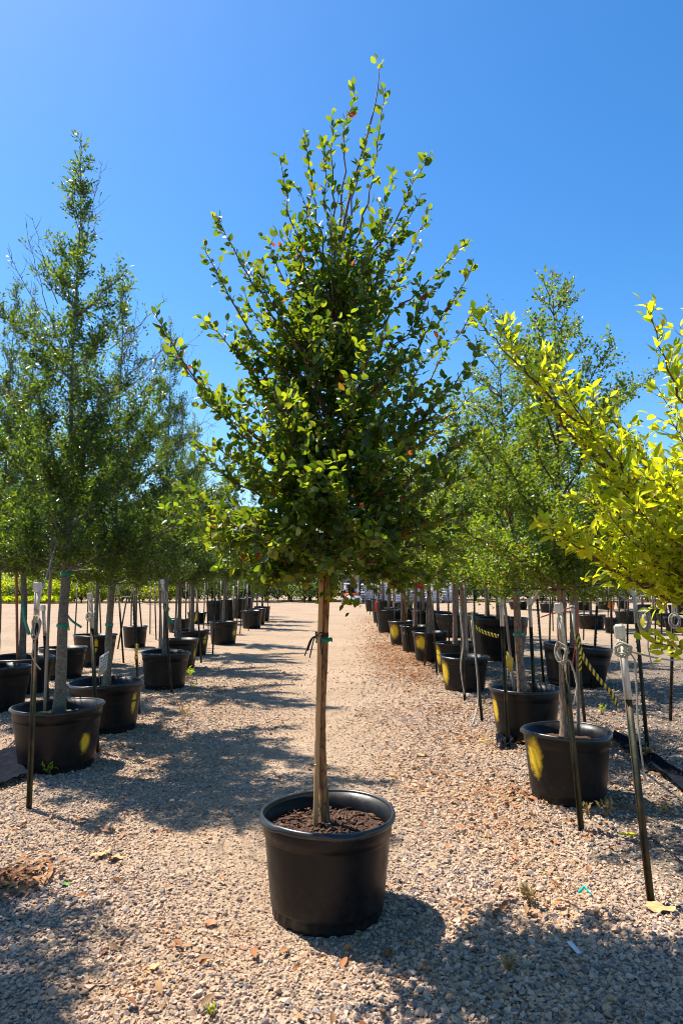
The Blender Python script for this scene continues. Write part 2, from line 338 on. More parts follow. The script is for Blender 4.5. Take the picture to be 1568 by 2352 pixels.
# ------------------------------------------------------------------ trees
UP = np.array([0, 0, 1.0])
def nrm(v): return v/(np.linalg.norm(v, axis=-1, keepdims=True)+1e-9)
def leaf_tpl(w, rows, fold=.3, droop=.15):
    # a blade folded along its midrib; rows = [(y, halfwidth)], first and last are the tips
    V = []; mid = []; lf = []; rt = []
    for y, h in rows:
        mid.append(len(V)); V.append((0, y, -droop*y*y))
        if h > 0:
            lf.append(len(V)); V.append((-h*w, y, fold*h*w-droop*y*y)); rt.append(len(V)); V.append((h*w, y, fold*h*w-droop*y*y))
        else: lf.append(None); rt.append(None)
    F = []
    for i in range(len(rows)-1):
        for sd, fl in ((lf, 0), (rt, 1)):
            a, b, c, d = mid[i], mid[i+1], sd[i+1], sd[i]
            t = [(a, b, c)] if d is None else ([(a, b, d)] if c is None else [(a, b, c), (a, c, d)])
            F += [x if not fl else x[::-1] for x in t]
    return np.array(V, float), np.array(F, int)
TPL_ELM = leaf_tpl(1.0, [(0, 0), (.16, .20), (.42, .30), (.68, .25), (.88, .12), (1, 0)])
TPL_LANCE = leaf_tpl(1.0, [(0, 0), (.2, .13), (.45, .2), (.7, .14), (1, 0)], .4, .22)
TPL_OAK = leaf_tpl(1.0, [(0, 0), (.55, .2), (1, 0)], .3, .05)
TPL_SMALL = leaf_tpl(1.0, [(0, 0), (.45, .29), (1, 0)], .3, .1)
TPL_CLUMP = leaf_tpl(1.0, [(0, 0), (.5, .36), (1, 0)], .2, .1)

class Tree:
    def __init__(s, seed): s.r = np.random.default_rng(seed); s.trunk = MB(); s.wood = MB(); s.lp = []; s.ld = []; s.ln = []; s.ls = []; s.lr = []
    def rnd(s): return s.r.normal(size=3)
    def bez(s, p0, pm_, p1, n, wob=.0):
        t = np.linspace(0, 1, n)[:, None]; P = (1-t)**2*p0+2*t*(1-t)*pm_+t*t*p1
        W = s.r.normal(size=(n, 3))*wob; W[0] = 0; return P+W*np.sin(np.pi*np.clip(t, 0, .9))
    def leaf(s, p, d, size, upb=.6, rnd=None):
        s.lp.append(p); s.ld.append(nrm(d)); s.ln.append(nrm(UP*upb+s.rnd()*.55)); s.ls.append(size); s.lr.append(s.r.uniform() if rnd is None else rnd)
    def twig(s, p0, d, L, r0, sp, size, bare=0.0, upc=.25, tip=True):
        d = nrm(d); pm_ = p0+d*L*.5; p1 = p0+nrm(d+UP*upc+s.rnd()*.15)*L*.9+UP*upc*L*.2
        n = max(3, int(L/.09)+2); P = s.bez(p0, pm_, p1, n, .004); s.wood.tube(P, np.linspace(r0, r0*.35, n), 3)
        if s.r.uniform() < bare: return P
        k = max(2, int(L/sp)); side = nrm(np.cross(d, UP+s.rnd()*.4)); sg = 1
        for i in range(k):
            t = (i+.6+s.r.uniform(-.25, .25))/k; f = min(t, .999)*(n-1); j = int(f); j = min(j, n-2); p = P[j]*(1-f+j)+P[j+1]*(f-j)
            tg = nrm(P[j+1]-P[j]); sg = -sg
            s.leaf(p+s.rnd()*.002, tg*.75+side*sg*.8+s.rnd()*.32, size*s.r.uniform(.6, 1.15))
        if tip: s.leaf(P[-1], P[-1]-P[-2]+s.rnd()*.01, size*s.r.uniform(.6, 1))
        return P
    def branch(s, p0, p1, r0, bend, nsub, subL, sp, size, bare=0.0, tfrom=.2, subsub=2, leaf_main=True, wob=.012, upc=.25):
        p0 = np.asarray(p0, float); p1 = np.asarray(p1, float); L = np.linalg.norm(p1-p0); out = (p1-p0)*np.array([1, 1, 0])
        pm_ = p0+(p1-p0)*.5+out*bend-UP*L*bend*.45+s.rnd()*L*.04
        n = max(5, int(L/.07)); P = s.bez(p0, pm_, p1, n, wob); s.wood.tube(P, np.linspace(r0, .0016, n)**1.0, 5 if r0 < .012 else 6)
        for k in range(nsub):
            t = tfrom+(1-tfrom)*((k+s.r.uniform(0, 1))/nsub); f = min(t, .97)*(n-1); j = min(int(f), n-2); p = P[j]*(1-f+j)+P[j+1]*(f-j); tg = nrm(P[j+1]-P[j])
            side = nrm(np.cross(tg, UP+s.rnd()*.9)); side = side*(1 if k % 2 else -1)
            an = s.r.uniform(.6, 1.15); d = tg*math.cos(an)+side*math.sin(an)+UP*.12
            Lk = subL*(1.1-.65*t)*s.r.uniform(.55, 1.25)
            Q = s.twig(p, d, Lk, .0028, sp, size, bare, upc)
            for q in range(subsub):
                if len(Q) < 4: break
                j2 = s.r.integers(1, len(Q)-1); tg2 = nrm(Q[j2+1]-Q[j2]); sd2 = nrm(np.cross(tg2, UP+s.rnd()*.8))*(1 if q % 2 else -1)
                s.twig(Q[j2], tg2*.6+sd2*.8+s.rnd()*.2, Lk*s.r.uniform(.35, .65), .0018, sp, size*.9, bare, upc)
        if leaf_main:
            k = int(L*.45/sp); 
            for i in range(k):
                t = 1-.45*(i+.3)/max(k, 1); f = t*(n-1); j = min(int(f), n-2); p = P[j]*(1-f+j)+P[j+1]*(f-j); tg = nrm(P[j+1]-P[j])
                side = nrm(np.cross(tg, s.rnd())); s.leaf(p, tg*.7+side*.8, size*s.r.uniform(.6, 1.1))
        return P
    def arrays(s):
        # every node carries a small cluster: s.mult(z) leaves on average
        if getattr(s, '_A', None) is None:
            p, d, n, z, r = (np.array(q) for q in (s.lp, s.ld, s.ln, s.ls, s.lr)); f = getattr(s, 'mult', None)
            if f is not None:
                k = np.floor(f(p)+s.r.uniform(0, 1, len(p))).astype(int); k = np.maximum(k, 1); I = np.repeat(np.arange(len(p)), k)
                first = np.concatenate([[True], I[1:] != I[:-1]]); m = len(I); j = (~first)[:, None]
                p = p[I]+j*s.r.normal(0, s.jit, (m, 3)); d = nrm(d[I]+j*s.r.normal(0, .75, (m, 3))); n = nrm(n[I]+j*s.r.normal(0, .5, (m, 3)))
                z = z[I]*np.where(first, 1, s.r.uniform(.7, 1.1, m)); r = np.where(first, r[I], s.r.uniform(0, 1, m))
            s._A = (p, d, n, z, r)
        return s._A
def leaf_frames(A):
    p, d, n, sz, r = A; x = nrm(np.cross(d, n)); z = np.cross(x, d); return p, x, d, z, sz, r
def foliage_mesh(name, A, tpl):
    p, x, y, z, sz, r = leaf_frames(A); V, F = tpl; k = len(V)
    W = p[:, None]+sz[:, None, None]*(V[None, :, 0:1]*x[:, None]+V[None, :, 1:2]*y[:, None]+V[None, :, 2:3]*z[:, None])
    FF = (F[None]+(np.arange(len(p))*k)[:, None, None]).reshape(-1, 3)
    return mesh_np(name, W.reshape(-1, 3), FF, False, {'rnd': np.repeat(r, k)})
def pick_leaves(A, base, Mz, cap=300):
    # the leaves that show largest in the photograph: in frame, in front, the nearest in their spot of the picture
    p, x, y, z, sz, r = leaf_frames(A); R = np.array(Mz)[:3, :3]; P = p@R.T+base
    u, v, dz = project(P); ok = (u > 6) & (u < 1562) & (v > 4) & (v < 2348)
    nw = z@R.T; vd = nrm(P-np.array([0, 0, CAMH])); area = (sz/dz)**2*(.25+np.abs((nw*vd).sum(1)))
    cell = (u//9).astype(int)*1000+(v//9).astype(int); best = {}
    for i in np.argsort(dz):
        if ok[i] and cell[i] not in best: best[cell[i]] = i
    idx = np.array(list(best.values())); idx = idx[np.argsort(-area[idx])][:cap]
    return idx
def make_tree(name, T, tpl, loc, label, cat, mats, group=None, rz=0.0, lean=(0, 0), scale=1.0, singles=0, cache=None, ties=()):
    root = empty(name, loc); root.rotation_euler = (lean[0], lean[1], rz); w_ = 1.0 if singles else (1.14 if name == 'elm_tree' else 1.0)+.2*math.sin(7*rz+1); root.scale = (scale*w_, scale*w_*(1+(0 if singles else .1*math.cos(5*rz))), scale)
    tag(root, label, cat, group)
    A = T.arrays()
    if cache is not None and 'trunk' in cache: tm, wm, fm = cache['trunk'], cache['wood'], cache['crown']
    else:
        tm = T.trunk.mesh('trunk', True); wm = T.wood.mesh('branches', True); tm.materials.append(M[mats[0]]); wm.materials.append(M[mats[1]]); fm = None
    ob('trunk', tm, None, root); ob('branches', wm, None, root)
    if singles:
        Mz = root.rotation_euler.to_matrix().to_3x3()*scale; idx = pick_leaves(A, np.array(loc), Mz, singles)
        keep = np.ones(len(A[0]), bool); keep[idx] = False
        lm = mesh_np('leaf', tpl[0], tpl[1], False, {'rnd': np.zeros(len(tpl[0]))}); lm.materials.append(M[mats[2]])
        p, x, y, z, sz, r = leaf_frames(A)
        for i in idx:
            o = bpy.data.objects.new('leaf', lm); COL.objects.link(o); o.parent = root
            m4 = Matrix.Identity(4)
            for c_, vec in enumerate((x[i], y[i], z[i])):
                for q in range(3): m4[q][c_] = vec[q]*sz[i]
            m4.translation = Vector(p[i]); o.matrix_local = m4
        fm2 = foliage_mesh('crown', tuple(a[keep] for a in A), tpl); fm2.materials.append(M[mats[2]]); ob('crown', fm2, None, root, kind='stuff')
    else:
        if fm is None: fm = foliage_mesh('crown', A, tpl); fm.materials.append(M[mats[2]])
        ob('crown', fm, None, root, kind='stuff')
    for h, mat in ties:
        i = int(np.interp(h, T.C[:, 2], np.arange(len(T.C)))); c = T.C[i]; q = T.rr[i]*1.12+.003
        e = MB().lathe([(q, -.016), (q+.002, -.015), (q+.003, 0), (q+.002, .014), (q, .016)], 20); e.box((q*.5, -q*.9, -.02), (.02, .006, .05), Matrix.Rotation(.4, 3, 'Y'))
        ob('tie_tape', e.mesh('tie_tape', True), M[mat], root, (c[0], c[1], h))
    if cache is not None and 'trunk' not in cache: cache.update(trunk=tm, wood=wm, crown=fm if fm is not None else foliage_mesh('crown', A, tpl))
    if cache is not None and cache['crown'] is not None and not cache['crown'].materials: cache['crown'].materials.append(M[mats[2]])
    return root

# ---- the elm in the middle of the lane: limbs measured from the photograph, rooted in its pot
POT0 = gp(752, 2090); Y0 = POT0[1]
def main_elm():
    T = Tree(7); base = np.array([POT0[0], Y0, 0.0])
    tr = [(748, 1930), (743, 1830), (739, 1740), (739, 1640), (744, 1500), (749, 1340), (750, 1180), (754, 1000), (760, 820), (770, 670), (792, 500), (832, 350), (862, 235), (872, 150)]
    TP = np.array([px(u, v, Y0+.005+(.012*math.sin(i))) for i, (u, v) in enumerate(tr)])-base
    C = catmull(TP, 6); n = len(C); rr = np.interp(np.linspace(0, 1, n), [0, .04, .1, .35, .6, .8, 1], [.038, .028, .0235, .0195, .0125, .0065, .002])
    rr = rr*(1+.05*T.r.normal(size=n)); T.trunk.tube(C[:49], rr[:49], 14); T.wood.tube(C[48:], rr[48:], 6)
    vtr = np.array([v for u, v in tr], float)
    def on(v): 
        f = np.interp(-v, -vtr, np.arange(len(vtr))); i = min(int(f), len(TP)-2); return TP[i]*(1-f+i)+TP[i+1]*(f-i)
    B = [(600, 815, 188, .05, 0, 8), (690, 762, 252, -.06, 0, 7), (800, 697, 303, .08, 0, 10), (860, 642, 358, -.08, 0, 12), (700, 885, 200, .06, 0, 9), (760, 988, 348, .0, .06, 12),
         (640, 745, 330, -.1, 0, 9), (620, 850, 300, -.08, 0, 9), (780, 900, 400, .12, .02, 10),
         (900, 985, 482, .12, .08, 14), (960, 968, 445, -.12, .06, 10), (850, 1075, 552, .16, .08, 13), (980, 1086, 610, -.12, .1, 14), (900, 495, 492, -.1, .08, 14), (980, 466, 553, .02, .1, 12),
         (900, 612, 540, .18, .02, 12), (960, 560, 600, -.2, .06, 12), (1000, 478, 730, -.2, .1, 14), (1120, 352, 716, -.28, .2, 15), (1090, 395, 800, .12, .14, 12),
         (1120, 1090, 708, .12, .1, 14), (1150, 1106, 800, -.22, .12, 14), (1160, 1112, 880, .22, .12, 14), (1190, 1096, 990, -.3, .1, 14), (1210, 1090, 1085, .12, .08, 14), (1240, 1066, 1180, -.22, .08, 14),
         (1260, 1046, 1260, .14, .06, 13), (1265, 1015, 1330, -.14, .04, 12), (1270, 930, 1345, -.3, .02, 10), (1210, 440, 1010, -.1, .14, 13), (1230, 400, 1110, .15, .14, 13), (1240, 380, 1178, -.22, .14, 13),
         (1250, 480, 1240, -.3, .08, 13), (1260, 510, 1292, .2, .06, 12), (1262, 600, 1338, -.1, .04, 10), (1150, 450, 900, -.3, .1, 13),
         (1100, 822, 868, -.62, .05, 10), (1180, 690, 1090, -.66, .06, 12), (1225, 880, 1240, -.62, .06, 12), (1235, 620, 1255, -.58, .06, 12), (1160, 915, 1050, -.6, .06, 12), (1010, 715, 700, -.42, .03, 11),
         (1060, 885, 760, -.48, .04, 11), (920, 760, 520, -.25, 0, 9), (1250, 760, 1300, -.55, .04, 11), (1200, 780, 1120, -.62, .05, 12), (1130, 640, 920, -.5, .05, 12), (1100, 960, 900, -.5, .05, 12),
         (1200, 650, 1150, .6, .06, 12), (1220, 900, 1200, .62, .06, 12), (1150, 800, 1000, .65, .06, 12), (1050, 700, 800, .5, .04, 12), (1040, 900, 800, .5, .04, 12), (1240, 760, 1290, .6, .05, 11), (930, 830, 600, .3, .02, 11), (1180, 560, 1060, .45, .06, 12), (1180, 1000, 1060, .45, .06, 12)]
    for (v0, u, v, dy, bend, ns) in [(950, 1000, 650, -.15, .06, 12), (1060, 1025, 760, .2, .08, 13), (1120, 1015, 900, -.3, .08, 13), (1170, 1020, 985, .3, .08, 13), (800, 930, 520, -.1, .03, 11), (850, 940, 610, .18, .04, 12), (950, 560, 690, .15, .06, 12), (1030, 540, 800, -.2, .08, 13), (1080, 545, 890, .25, .08, 13),
                                     (860, 590, 620, -.12, .05, 11), (1200, 1010, 1110, -.35, .06, 12), (1190, 500, 1030, -.3, .08, 12), (700, 900, 480, .1, .02, 10), (720, 690, 440, -.1, .02, 10), (760, 650, 520, .12, .03, 11),
                                     (1270, 625, 1335, -.12, .02, 9), (1275, 702, 1345, -.25, 0, 7), (1270, 858, 1335, -.25, 0, 8), (1270, 955, 1340, .05, .02, 9), (1275, 560, 1325, .0, .03, 11), (1265, 690, 1320, .3, 0, 9), (1265, 900, 1320, .3, .02, 10), (1270, 500, 1270, .1, .05, 11), (1260, 520, 1200, -.35, .06, 12), (1255, 1010, 1220, .3, .06, 12)]:
        T.branch(on(v0), px(u, v, Y0+dy)-base, .007, bend, ns, .19, .026, .05, 0.0, .2, 2)
    for i in range(56):
        v0 = T.r.uniform(760, 1270); an = T.r.uniform(0, 6.28); rr_ = T.r.uniform(.18, .62)*np.interp(v0, [760, 1000, 1270], [.7, 1.0, 1.1])
        p0 = on(v0); p1 = p0+np.array([math.cos(an)*rr_, math.sin(an)*rr_, np.interp(v0, [760, 1270], [.5, .08])*T.r.uniform(.6, 1.2)])
        T.branch(p0, p1, .006, .05, 10, .2, .026, .047, .0, .15, 2)
    for i in range(22):          # upright shoots that fill the cone round the leader
        v0 = T.r.uniform(600, 1020); an = T.r.uniform(0, 6.28); rr_ = T.r.uniform(.06, .32)*np.interp(v0, [600, 1000], [.7, 1.15])
        p0 = on(v0); p1 = p0+np.array([math.cos(an)*rr_, math.sin(an)*rr_, T.r.uniform(.25, .55)*np.interp(v0, [430, 1000], [.7, 1.0])])
        T.branch(p0, p1, .005, .03, 8, .13, .028, .05, .0, .15, 1)
    for (v0, u, v, dy, bend, ns) in B:
        p0 = on(v0); p1 = px(u, v, Y0+dy)-base; top = np.interp(v, [300, 800], [.45, 1.0]); L = np.linalg.norm(p1-p0)
        T.branch(p0, p1, .0055+.004*L*top, bend, int(ns*1.0), (.17 if abs(u-770) > 190 else .22)*top*np.interp(v, [300, 1300], [.8, 1.1]), .028 if v < 600 else .026, .052, 0.0, .2, 2 if v > 550 else 1)
    ax_ = np.array([np.interp(np.arange(0, 5, .1), C[:, 2], C[:, k]) for k in (0, 1)])
    def mult(p):
        i = np.clip((p[:, 2]/.1).astype(int), 0, 49); rr_ = np.hypot(p[:, 0]-ax_[0][i], p[:, 1]-ax_[1][i]); R_ = np.interp(p[:, 2], [1.4, 2.0, 2.6, 3.2, 3.8, 4.4], [1.0, .95, .86, .58, .28, .1])
        return np.interp(rr_/R_, [.35, .75, 1.0], [2.8, 1.9, 1.2])*np.interp(p[:, 2], [2.3, 2.9, 3.4, 4.0], [1, .72, .55, .42])
    T.mult = mult; T.jit = .02
    # new red growth at the very tip
    for q in range(4): T.leaf(C[-1]+T.rnd()*.012, UP+T.rnd()*.6, .05, .3, .999)
    return T, base
T0, base0 = main_elm()
elm0 = make_tree('elm_tree', T0, TPL_ELM, base0, 'slender broad-leaved elm standing alone in the middle of the gravel lane', 'tree', ('elm_bark', 'twig', 'elm_leaf'), singles=300)

# ---- generic nursery trees
def nursery_tree(seed, height, clear, prof, nprim, r0, size, sp, subL, nsub, bare=.0, up=.9, subsub=2, lead=1.0, trunk_n=12, wobt=.02, bareshoots=0, upc=.25, mult=3.0, jit=.02):
    T = Tree(seed); n = 14; zt = np.linspace(0, height, n)
    TP = np.stack([np.cumsum(T.r.normal(0, wobt*.4, n)), np.cumsum(T.r.normal(0, wobt*.4, n)), zt], 1); TP[:3, :2] *= .3
    C = catmull(TP, 5); m = len(C); rr = np.interp(C[:, 2]/height, [0, .03, .08, .3, .6, 1], [r0*1.35, r0*1.1, r0, r0*.78, r0*.27, .003])*(1+.035*T.r.normal(size=m))
    T.C = C; T.rr = rr; cut = int(m*.42); T.trunk.tube(C[:cut+1], rr[:cut+1], trunk_n); T.wood.tube(C[cut:], rr[cut:], 7)
    hs = np.array([h for h, r in prof]); rs = np.array([r for h, r in prof])
    for i in range(nprim):
        h1 = clear+(height*.985-clear)*((i+T.r.uniform())/nprim)**1.15; an = i*2.4+T.r.uniform(-.6, .6); R = np.interp(h1, hs, rs)*T.r.uniform(.38, 1.22)*(1+.16*math.sin(2*an+seed)+.10*math.sin(3*an+h1*2.5+seed))
        drop = R*up*T.r.uniform(.5, 1.1); h0 = max(clear*.96, h1-drop); f = np.interp(h0, C[:, 2], np.arange(m)); p0 = C[int(f)]; f1 = np.interp(h1, C[:, 2], np.arange(m)); c1 = C[int(f1)]
        p1 = np.array([c1[0]+math.cos(an)*R, c1[1]+math.sin(an)*R, h1]); L = np.linalg.norm(p1-p0)
        T.branch(p0, p1, .003+.009*min(L, 1.3), .08, max(3, int(nsub*(.35+L))), subL*np.interp(R, [.1, 1], [.55, 1.0]), sp, size, bare, .15, subsub, upc=upc)
    for i in range(70):          # leafy spurs along the leader itself
        h = T.r.uniform(clear+.3, height*.99); c = C[int(np.interp(h, C[:, 2], np.arange(m)))]; an = T.r.uniform(0, 6.28)
        T.twig(c, np.array([math.cos(an), math.sin(an), T.r.uniform(.3, 1.4)]), T.r.uniform(.08, .24)*np.interp(h/height, [.7, 1], [1, .35]), .0025, sp, size)
    for i in range(bareshoots):
        h0 = T.r.uniform(clear+.6, height*.8); an = T.r.uniform(0, 6.28); R = np.interp(h0, hs, rs); c = C[int(np.interp(h0, C[:, 2], np.arange(m)))]
        p0 = c+np.array([math.cos(an), math.sin(an), .3])*R*.5; p1 = c+np.array([math.cos(an)*R*1.25, math.sin(an)*R*1.25, T.r.uniform(.5, 1.0)])
        T.branch(p0, p1, .005, .05, 6, .28, .05, size*.8, .85, .35, 1, False)
    T.mult = lambda p: np.interp(p[:, 2]/height, [0, .6, .85, 1], [mult, mult, max(1, mult*.6), 1.0]); T.jit = jit
    return T
OAK = dict(size=.056, sp=.019, subL=.38, nsub=12, bare=.05, up=1.35, subsub=4, trunk_n=14, mult=2.5, jit=.034)
oakprof = [(1.45, .75), (1.8, 1.12), (2.6, 1.18), (3.3, .9), (4.0, .6), (4.7, .34), (5.3, .15), (6.0, .02)]
T_oak = [nursery_tree(21, 6.0, 1.48, oakprof, 50, .05, bareshoots=16, **OAK),
         nursery_tree(22, 5.6, 1.45, [(h*.94, r*1.02) for h, r in oakprof], 48, .045, bareshoots=14, **OAK)]
ELM = dict(size=.044, sp=.024, subL=.34, nsub=12, bare=.02, up=1.1, subsub=3, trunk_n=14, upc=.45, mult=3.5, jit=.036)
elmprof = [(1.3, .85), (1.7, 1.25), (2.4, 1.25), (3.0, .85), (3.5, .62), (3.9, .42), (4.15, .2)]
T_elm = [nursery_tree(31, 4.15, 1.36, elmprof, 46, .045, **ELM), nursery_tree(32, 4.3, 1.4, [(h*1.04, r*.95) for h, r in elmprof], 44, .042, **ELM)]
OAKC = [dict(), dict()]; ELMC = [dict(), dict()]
OM = ('pale_bark', 'grey_twig', 'oak_leaf'); EM = ('red_bark', 'twig', 'small_elm_leaf')
ORD = ['nearest', 'second', 'third', 'fourth', 'fifth', 'sixth', 'seventh', 'eighth', 'ninth', 'tenth', 'eleventh', 'twelfth', 'thirteenth', 'fourteenth', 'fifteenth', 'sixteenth', 'seventeenth', 'eighteenth', 'nineteenth', 'twentieth', 'twenty-first', 'twenty-second', 'twenty-third', 'twenty-fourth', 'twenty-fifth', 'twenty-sixth']

# ------------------------------------------------------------------ pots
def potmat():
    m, nt, b, out = newmat('black_plastic'); co = coords(nt)
    n1 = N(nt, 'ShaderNodeTexNoise', Scale=9.0, Detail=8.0, Roughness=.7); nt.links.new(co, n1.inputs['Vector'])
    n2 = N(nt, 'ShaderNodeTexNoise', Scale=70.0, Detail=3.0); nt.links.new(co, n2.inputs['Vector'])
    dust = ramp(nt, n1.outputs[0], [(.42, (.0055, .0057, .0065)), (.62, (.010, .010, .0105)), (.82, (.028, .026, .024))])
    n3 = N(nt, 'ShaderNodeTexNoise', Scale=24.0, Detail=6.0, Roughness=.75); nt.links.new(co, n3.inputs['Vector'])
    tc = nt.nodes.new('ShaderNodeTexCoord'); sp = nt.nodes.new('ShaderNodeSeparateXYZ'); nt.links.new(tc.outputs['Object'], sp.inputs[0])
    low = N(nt, 'ShaderNodeMapRange'); low.inputs[1].default_value = .24; low.inputs[2].default_value = .0; low.inputs[3].default_value = 0; low.inputs[4].default_value = .28; nt.links.new(sp.outputs[2], low.inputs[0])
    sm = N(nt, 'ShaderNodeMath', _operation='ADD'); nt.links.new(n3.outputs[0], sm.inputs[0]); nt.links.new(low.outputs[0], sm.inputs[1])
    df = ramp(nt, sm.outputs[0], [(.56, (0, 0, 0)), (.95, (.26, .26, .26))])
    dust = mixc(nt, df, dust, (.085, .075, .064))
    # pale rubbed scratches, mostly upright
    c2 = coords(nt, (30, 30, 3.0)); n4 = N(nt, 'ShaderNodeTexNoise', Scale=1.0, Detail=5.0, Roughness=.8, Distortion=1.0); nt.links.new(c2, n4.inputs['Vector'])
    dust = mixc(nt, ramp(nt, n4.outputs[0], [(.68, (0, 0, 0)), (.8, (.55, .55, .55))]), dust, (.09, .09, .092))
    at = N(nt, 'ShaderNodeAttribute', _attribute_name='paint')
    ad = N(nt, 'ShaderNodeMath', _operation='MULTIPLY_ADD'); nt.links.new(n3.outputs[0], ad.inputs[0]); ad.inputs[1].default_value = .75; nt.links.new(at.outputs['Fac'], ad.inputs[2])
    f = ramp(nt, ad.outputs[0], [(.58, (0, 0, 0)), (1.0, (.95, .95, .95))])
    nt.links.new(mixc(nt, f, dust, (.74, .50, .025)), b.inputs['Base Color'])
    ro = ramp(nt, n1.outputs[0], [(.35, (.30,)*3), (.7, (.55,)*3)]); nt.links.new(ro, b.inputs['Roughness']); b.inputs['Specular IOR Level'].default_value = .26
    bp = N(nt, 'ShaderNodeBump', Strength=.12, Distance=.003); nt.links.new(n2.outputs[0], bp.inputs['Height']); nt.links.new(bp.outputs[0], b.inputs['Normal'])
    return m
M['pot'] = potmat()
M['pot_rim'] = pm('pot_rim', [(.4, (.012, .012, .013)), (.65, (.022, .022, .024)), (.85, (.06, .055, .05))], 12, .36, .1, 60, .002, spec=.55)
M['soil'] = pm('soil', [(.3, (.022, .010, .007)), (.55, (.075, .034, .02)), (.75, (.17, .085, .045))], 60, .95, 1.0, 120, .012)
M['moss'] = pm('moss', [(.3, (.05, .05, .015)), (.5, (.16, .17, .04)), (.7, (.30, .26, .11))], 30, .95, 1.0, 120, .012)
M['mulch'] = pm('mulch', [(.3, (.03, .016, .010)), (.55, (.10, .05, .028)), (.8, (.26, .16, .09))], 25, .9, .4, 90)
def pot(label, x, y, R, h, paints=(), seed=0, soil='soil', group=None, rz=None, detail=1, name='nursery_pot', tip=0.0):
    r = np.random.default_rng(900+seed); z0 = float(gh(x, y))-.004; root = empty(name, (x, y, z0)); root.rotation_euler = (r.normal(0, .010) if seed != 1 else 0, tip+(r.normal(0, .010) if seed != 1 else 0), 0); tag(root, label, 'plant pot', group)
    rt = R-.017; rb = R*.79; seg = 96 if detail else 48; ph = r.uniform(0, 6.28); ph2 = r.uniform(0, 6.28); wv = .016*(1 if detail else .7)
    def warp(Rr, Z, T):
        k = np.clip(Z/h, 0, 1.2)
        return Rr*(1+wv*k*np.sin(2*T+ph)+.004*k*np.sin(3*T+ph2)), Z+.006*k*np.sin(2*T+ph2)
    def ribs(Rr, Z, T):
        low = Z < .058; sq = (np.sin(T*30) > .3)
        Rr = np.where(low & sq, Rr-.006, Rr); return warp(Rr, Z, T)
    prof = [(rb-.02, 0), (rb-.002, .003), (rb, .02), (rb+.001, .055), (rb+.008, .062)]
    n = 22 if detail else 8
    for i in range(1, n):
        t = i/n; z = .062+(h*.80-.062)*t; prof.append((rb+.008+(rt-.012-rb-.008)*(z-.062)/(h*.8-.062), z))
    prof += [(rt-.012, h*.80), (rt-.006, h*.805), (rt-.003, h*.88), (rt, h-.042), (rt, h-.012), (rt-.008, h-.01), (rt-.020, h*.8), (rt-.024, h*.6)]
    b = MB().lathe(prof, seg, ribs); V = np.concatenate(b.V); th = np.arctan2(V[:, 1], V[:, 0]); pa = np.zeros(len(V)); rad_ = np.hypot(V[:, 0], V[:, 1])
    outer = np.zeros(len(V)); outer[:len(V)-3*seg] = 1
    for (ang, zc, wa, wz) in paints:
        da = (th-ang+np.pi) % (2*np.pi)-np.pi; q = (da*R/wa)**2+((V[:, 2]-zc*h)/wz)**2
        pa = np.maximum(pa, np.exp(-q*.8)*.95*(1+.15*np.sin(3*da*R/wa+zc*9)))
    me = mesh_np('body', V, np.concatenate(b.F), True, {'paint': pa*outer})
    ob('body', me, M['pot'], root)
    nb = 3; wob = [(r.uniform(0, 6.28), r.uniform(.25, .5)) for _ in range(nb)]
    def lip(Rr, Z, T):
        thick = np.zeros_like(T)
        for a0, w in wob:
            da = np.abs((T-a0+np.pi) % (2*np.pi)-np.pi); thick = np.maximum(thick, np.clip((w-da)/.06, 0, 1))
        outw = np.clip((Rr-rt)/.015, 0, 1); Rr = Rr+outw*thick*.008; Z = Z-outw*thick*.006; return warp(Rr, Z, T)
    rim = [(rt-.006, h-.006), (rt+.001, h+.002), (rt+.008, h+.001), (rt+.014, h-.006), (rt+.0155, h-.014), (rt+.014, h-.024), (rt+.009, h-.029), (rt+.006, h-.026), (rt+.002, h-.030)]
    ob('rim', MB().lathe(rim, seg, lip, True).mesh('rim', True), M['pot_rim'], root)
    sz = h*.80; nr = 9 if detail else 3; ns = 40 if detail else 20; V = [[0, 0, sz+.03]]; F = []
    for i in range(1, nr+1):
        q = i/nr*(rt-.019)
        for j in range(ns):
            a_ = 2*math.pi*j/ns; V.append([q*math.cos(a_), q*math.sin(a_), sz+.03*(1-(i/nr)**2)+r.normal(0, .006)])
    for j in range(ns): F.append([0, 1+j, 1+(j+1) % ns])
    for i in range(nr-1):
        for j in range(ns):
            a_, b_ = 1+i*ns+j, 1+i*ns+(j+1) % ns; F += [[a_, a_+ns, b_+ns], [a_, b_+ns, b_]]
    so = ob('soil', mesh_np('soil', V, F, True), M[soil], root)
    if detail == 2:
        c = MB()
        for k in range(420):
            q = math.sqrt(r.uniform())*(rt-.03); a_ = r.uniform(0, 6.28); L = r.uniform(.008, .04)
            Mx = Matrix.Rotation(r.uniform(0, 6.28), 3, 'Z')@Matrix.Rotation(r.normal(0, .45), 3, 'X')@Matrix.Rotation(r.normal(0, .35), 3, 'Y')
            c.box((q*math.cos(a_), q*math.sin(a_), sz+.03*(1-(q/rt)**2)+r.uniform(.0, .012)), (L, L*r.uniform(.2, .5), r.uniform(.002, .006)), Mx)
        ob('bark_mulch', c, M['mulch'], so, kind='stuff')
    return root
pot('large black pot in the middle of the gravel lane holding the lone elm', POT0[0], Y0, .345, .475, (), 1, 'soil', None, detail=2)

D = math.radians
M['green_tape'] = pm('green_tape', [(.3, (.0, .16, .10)), (.7, (.01, .28, .18))], 20, .35, .1)
M['red'] = pm('red_string', [(.3, (.45, .04, .02)), (.7, (.6, .08, .03))], 30, .6, .2)
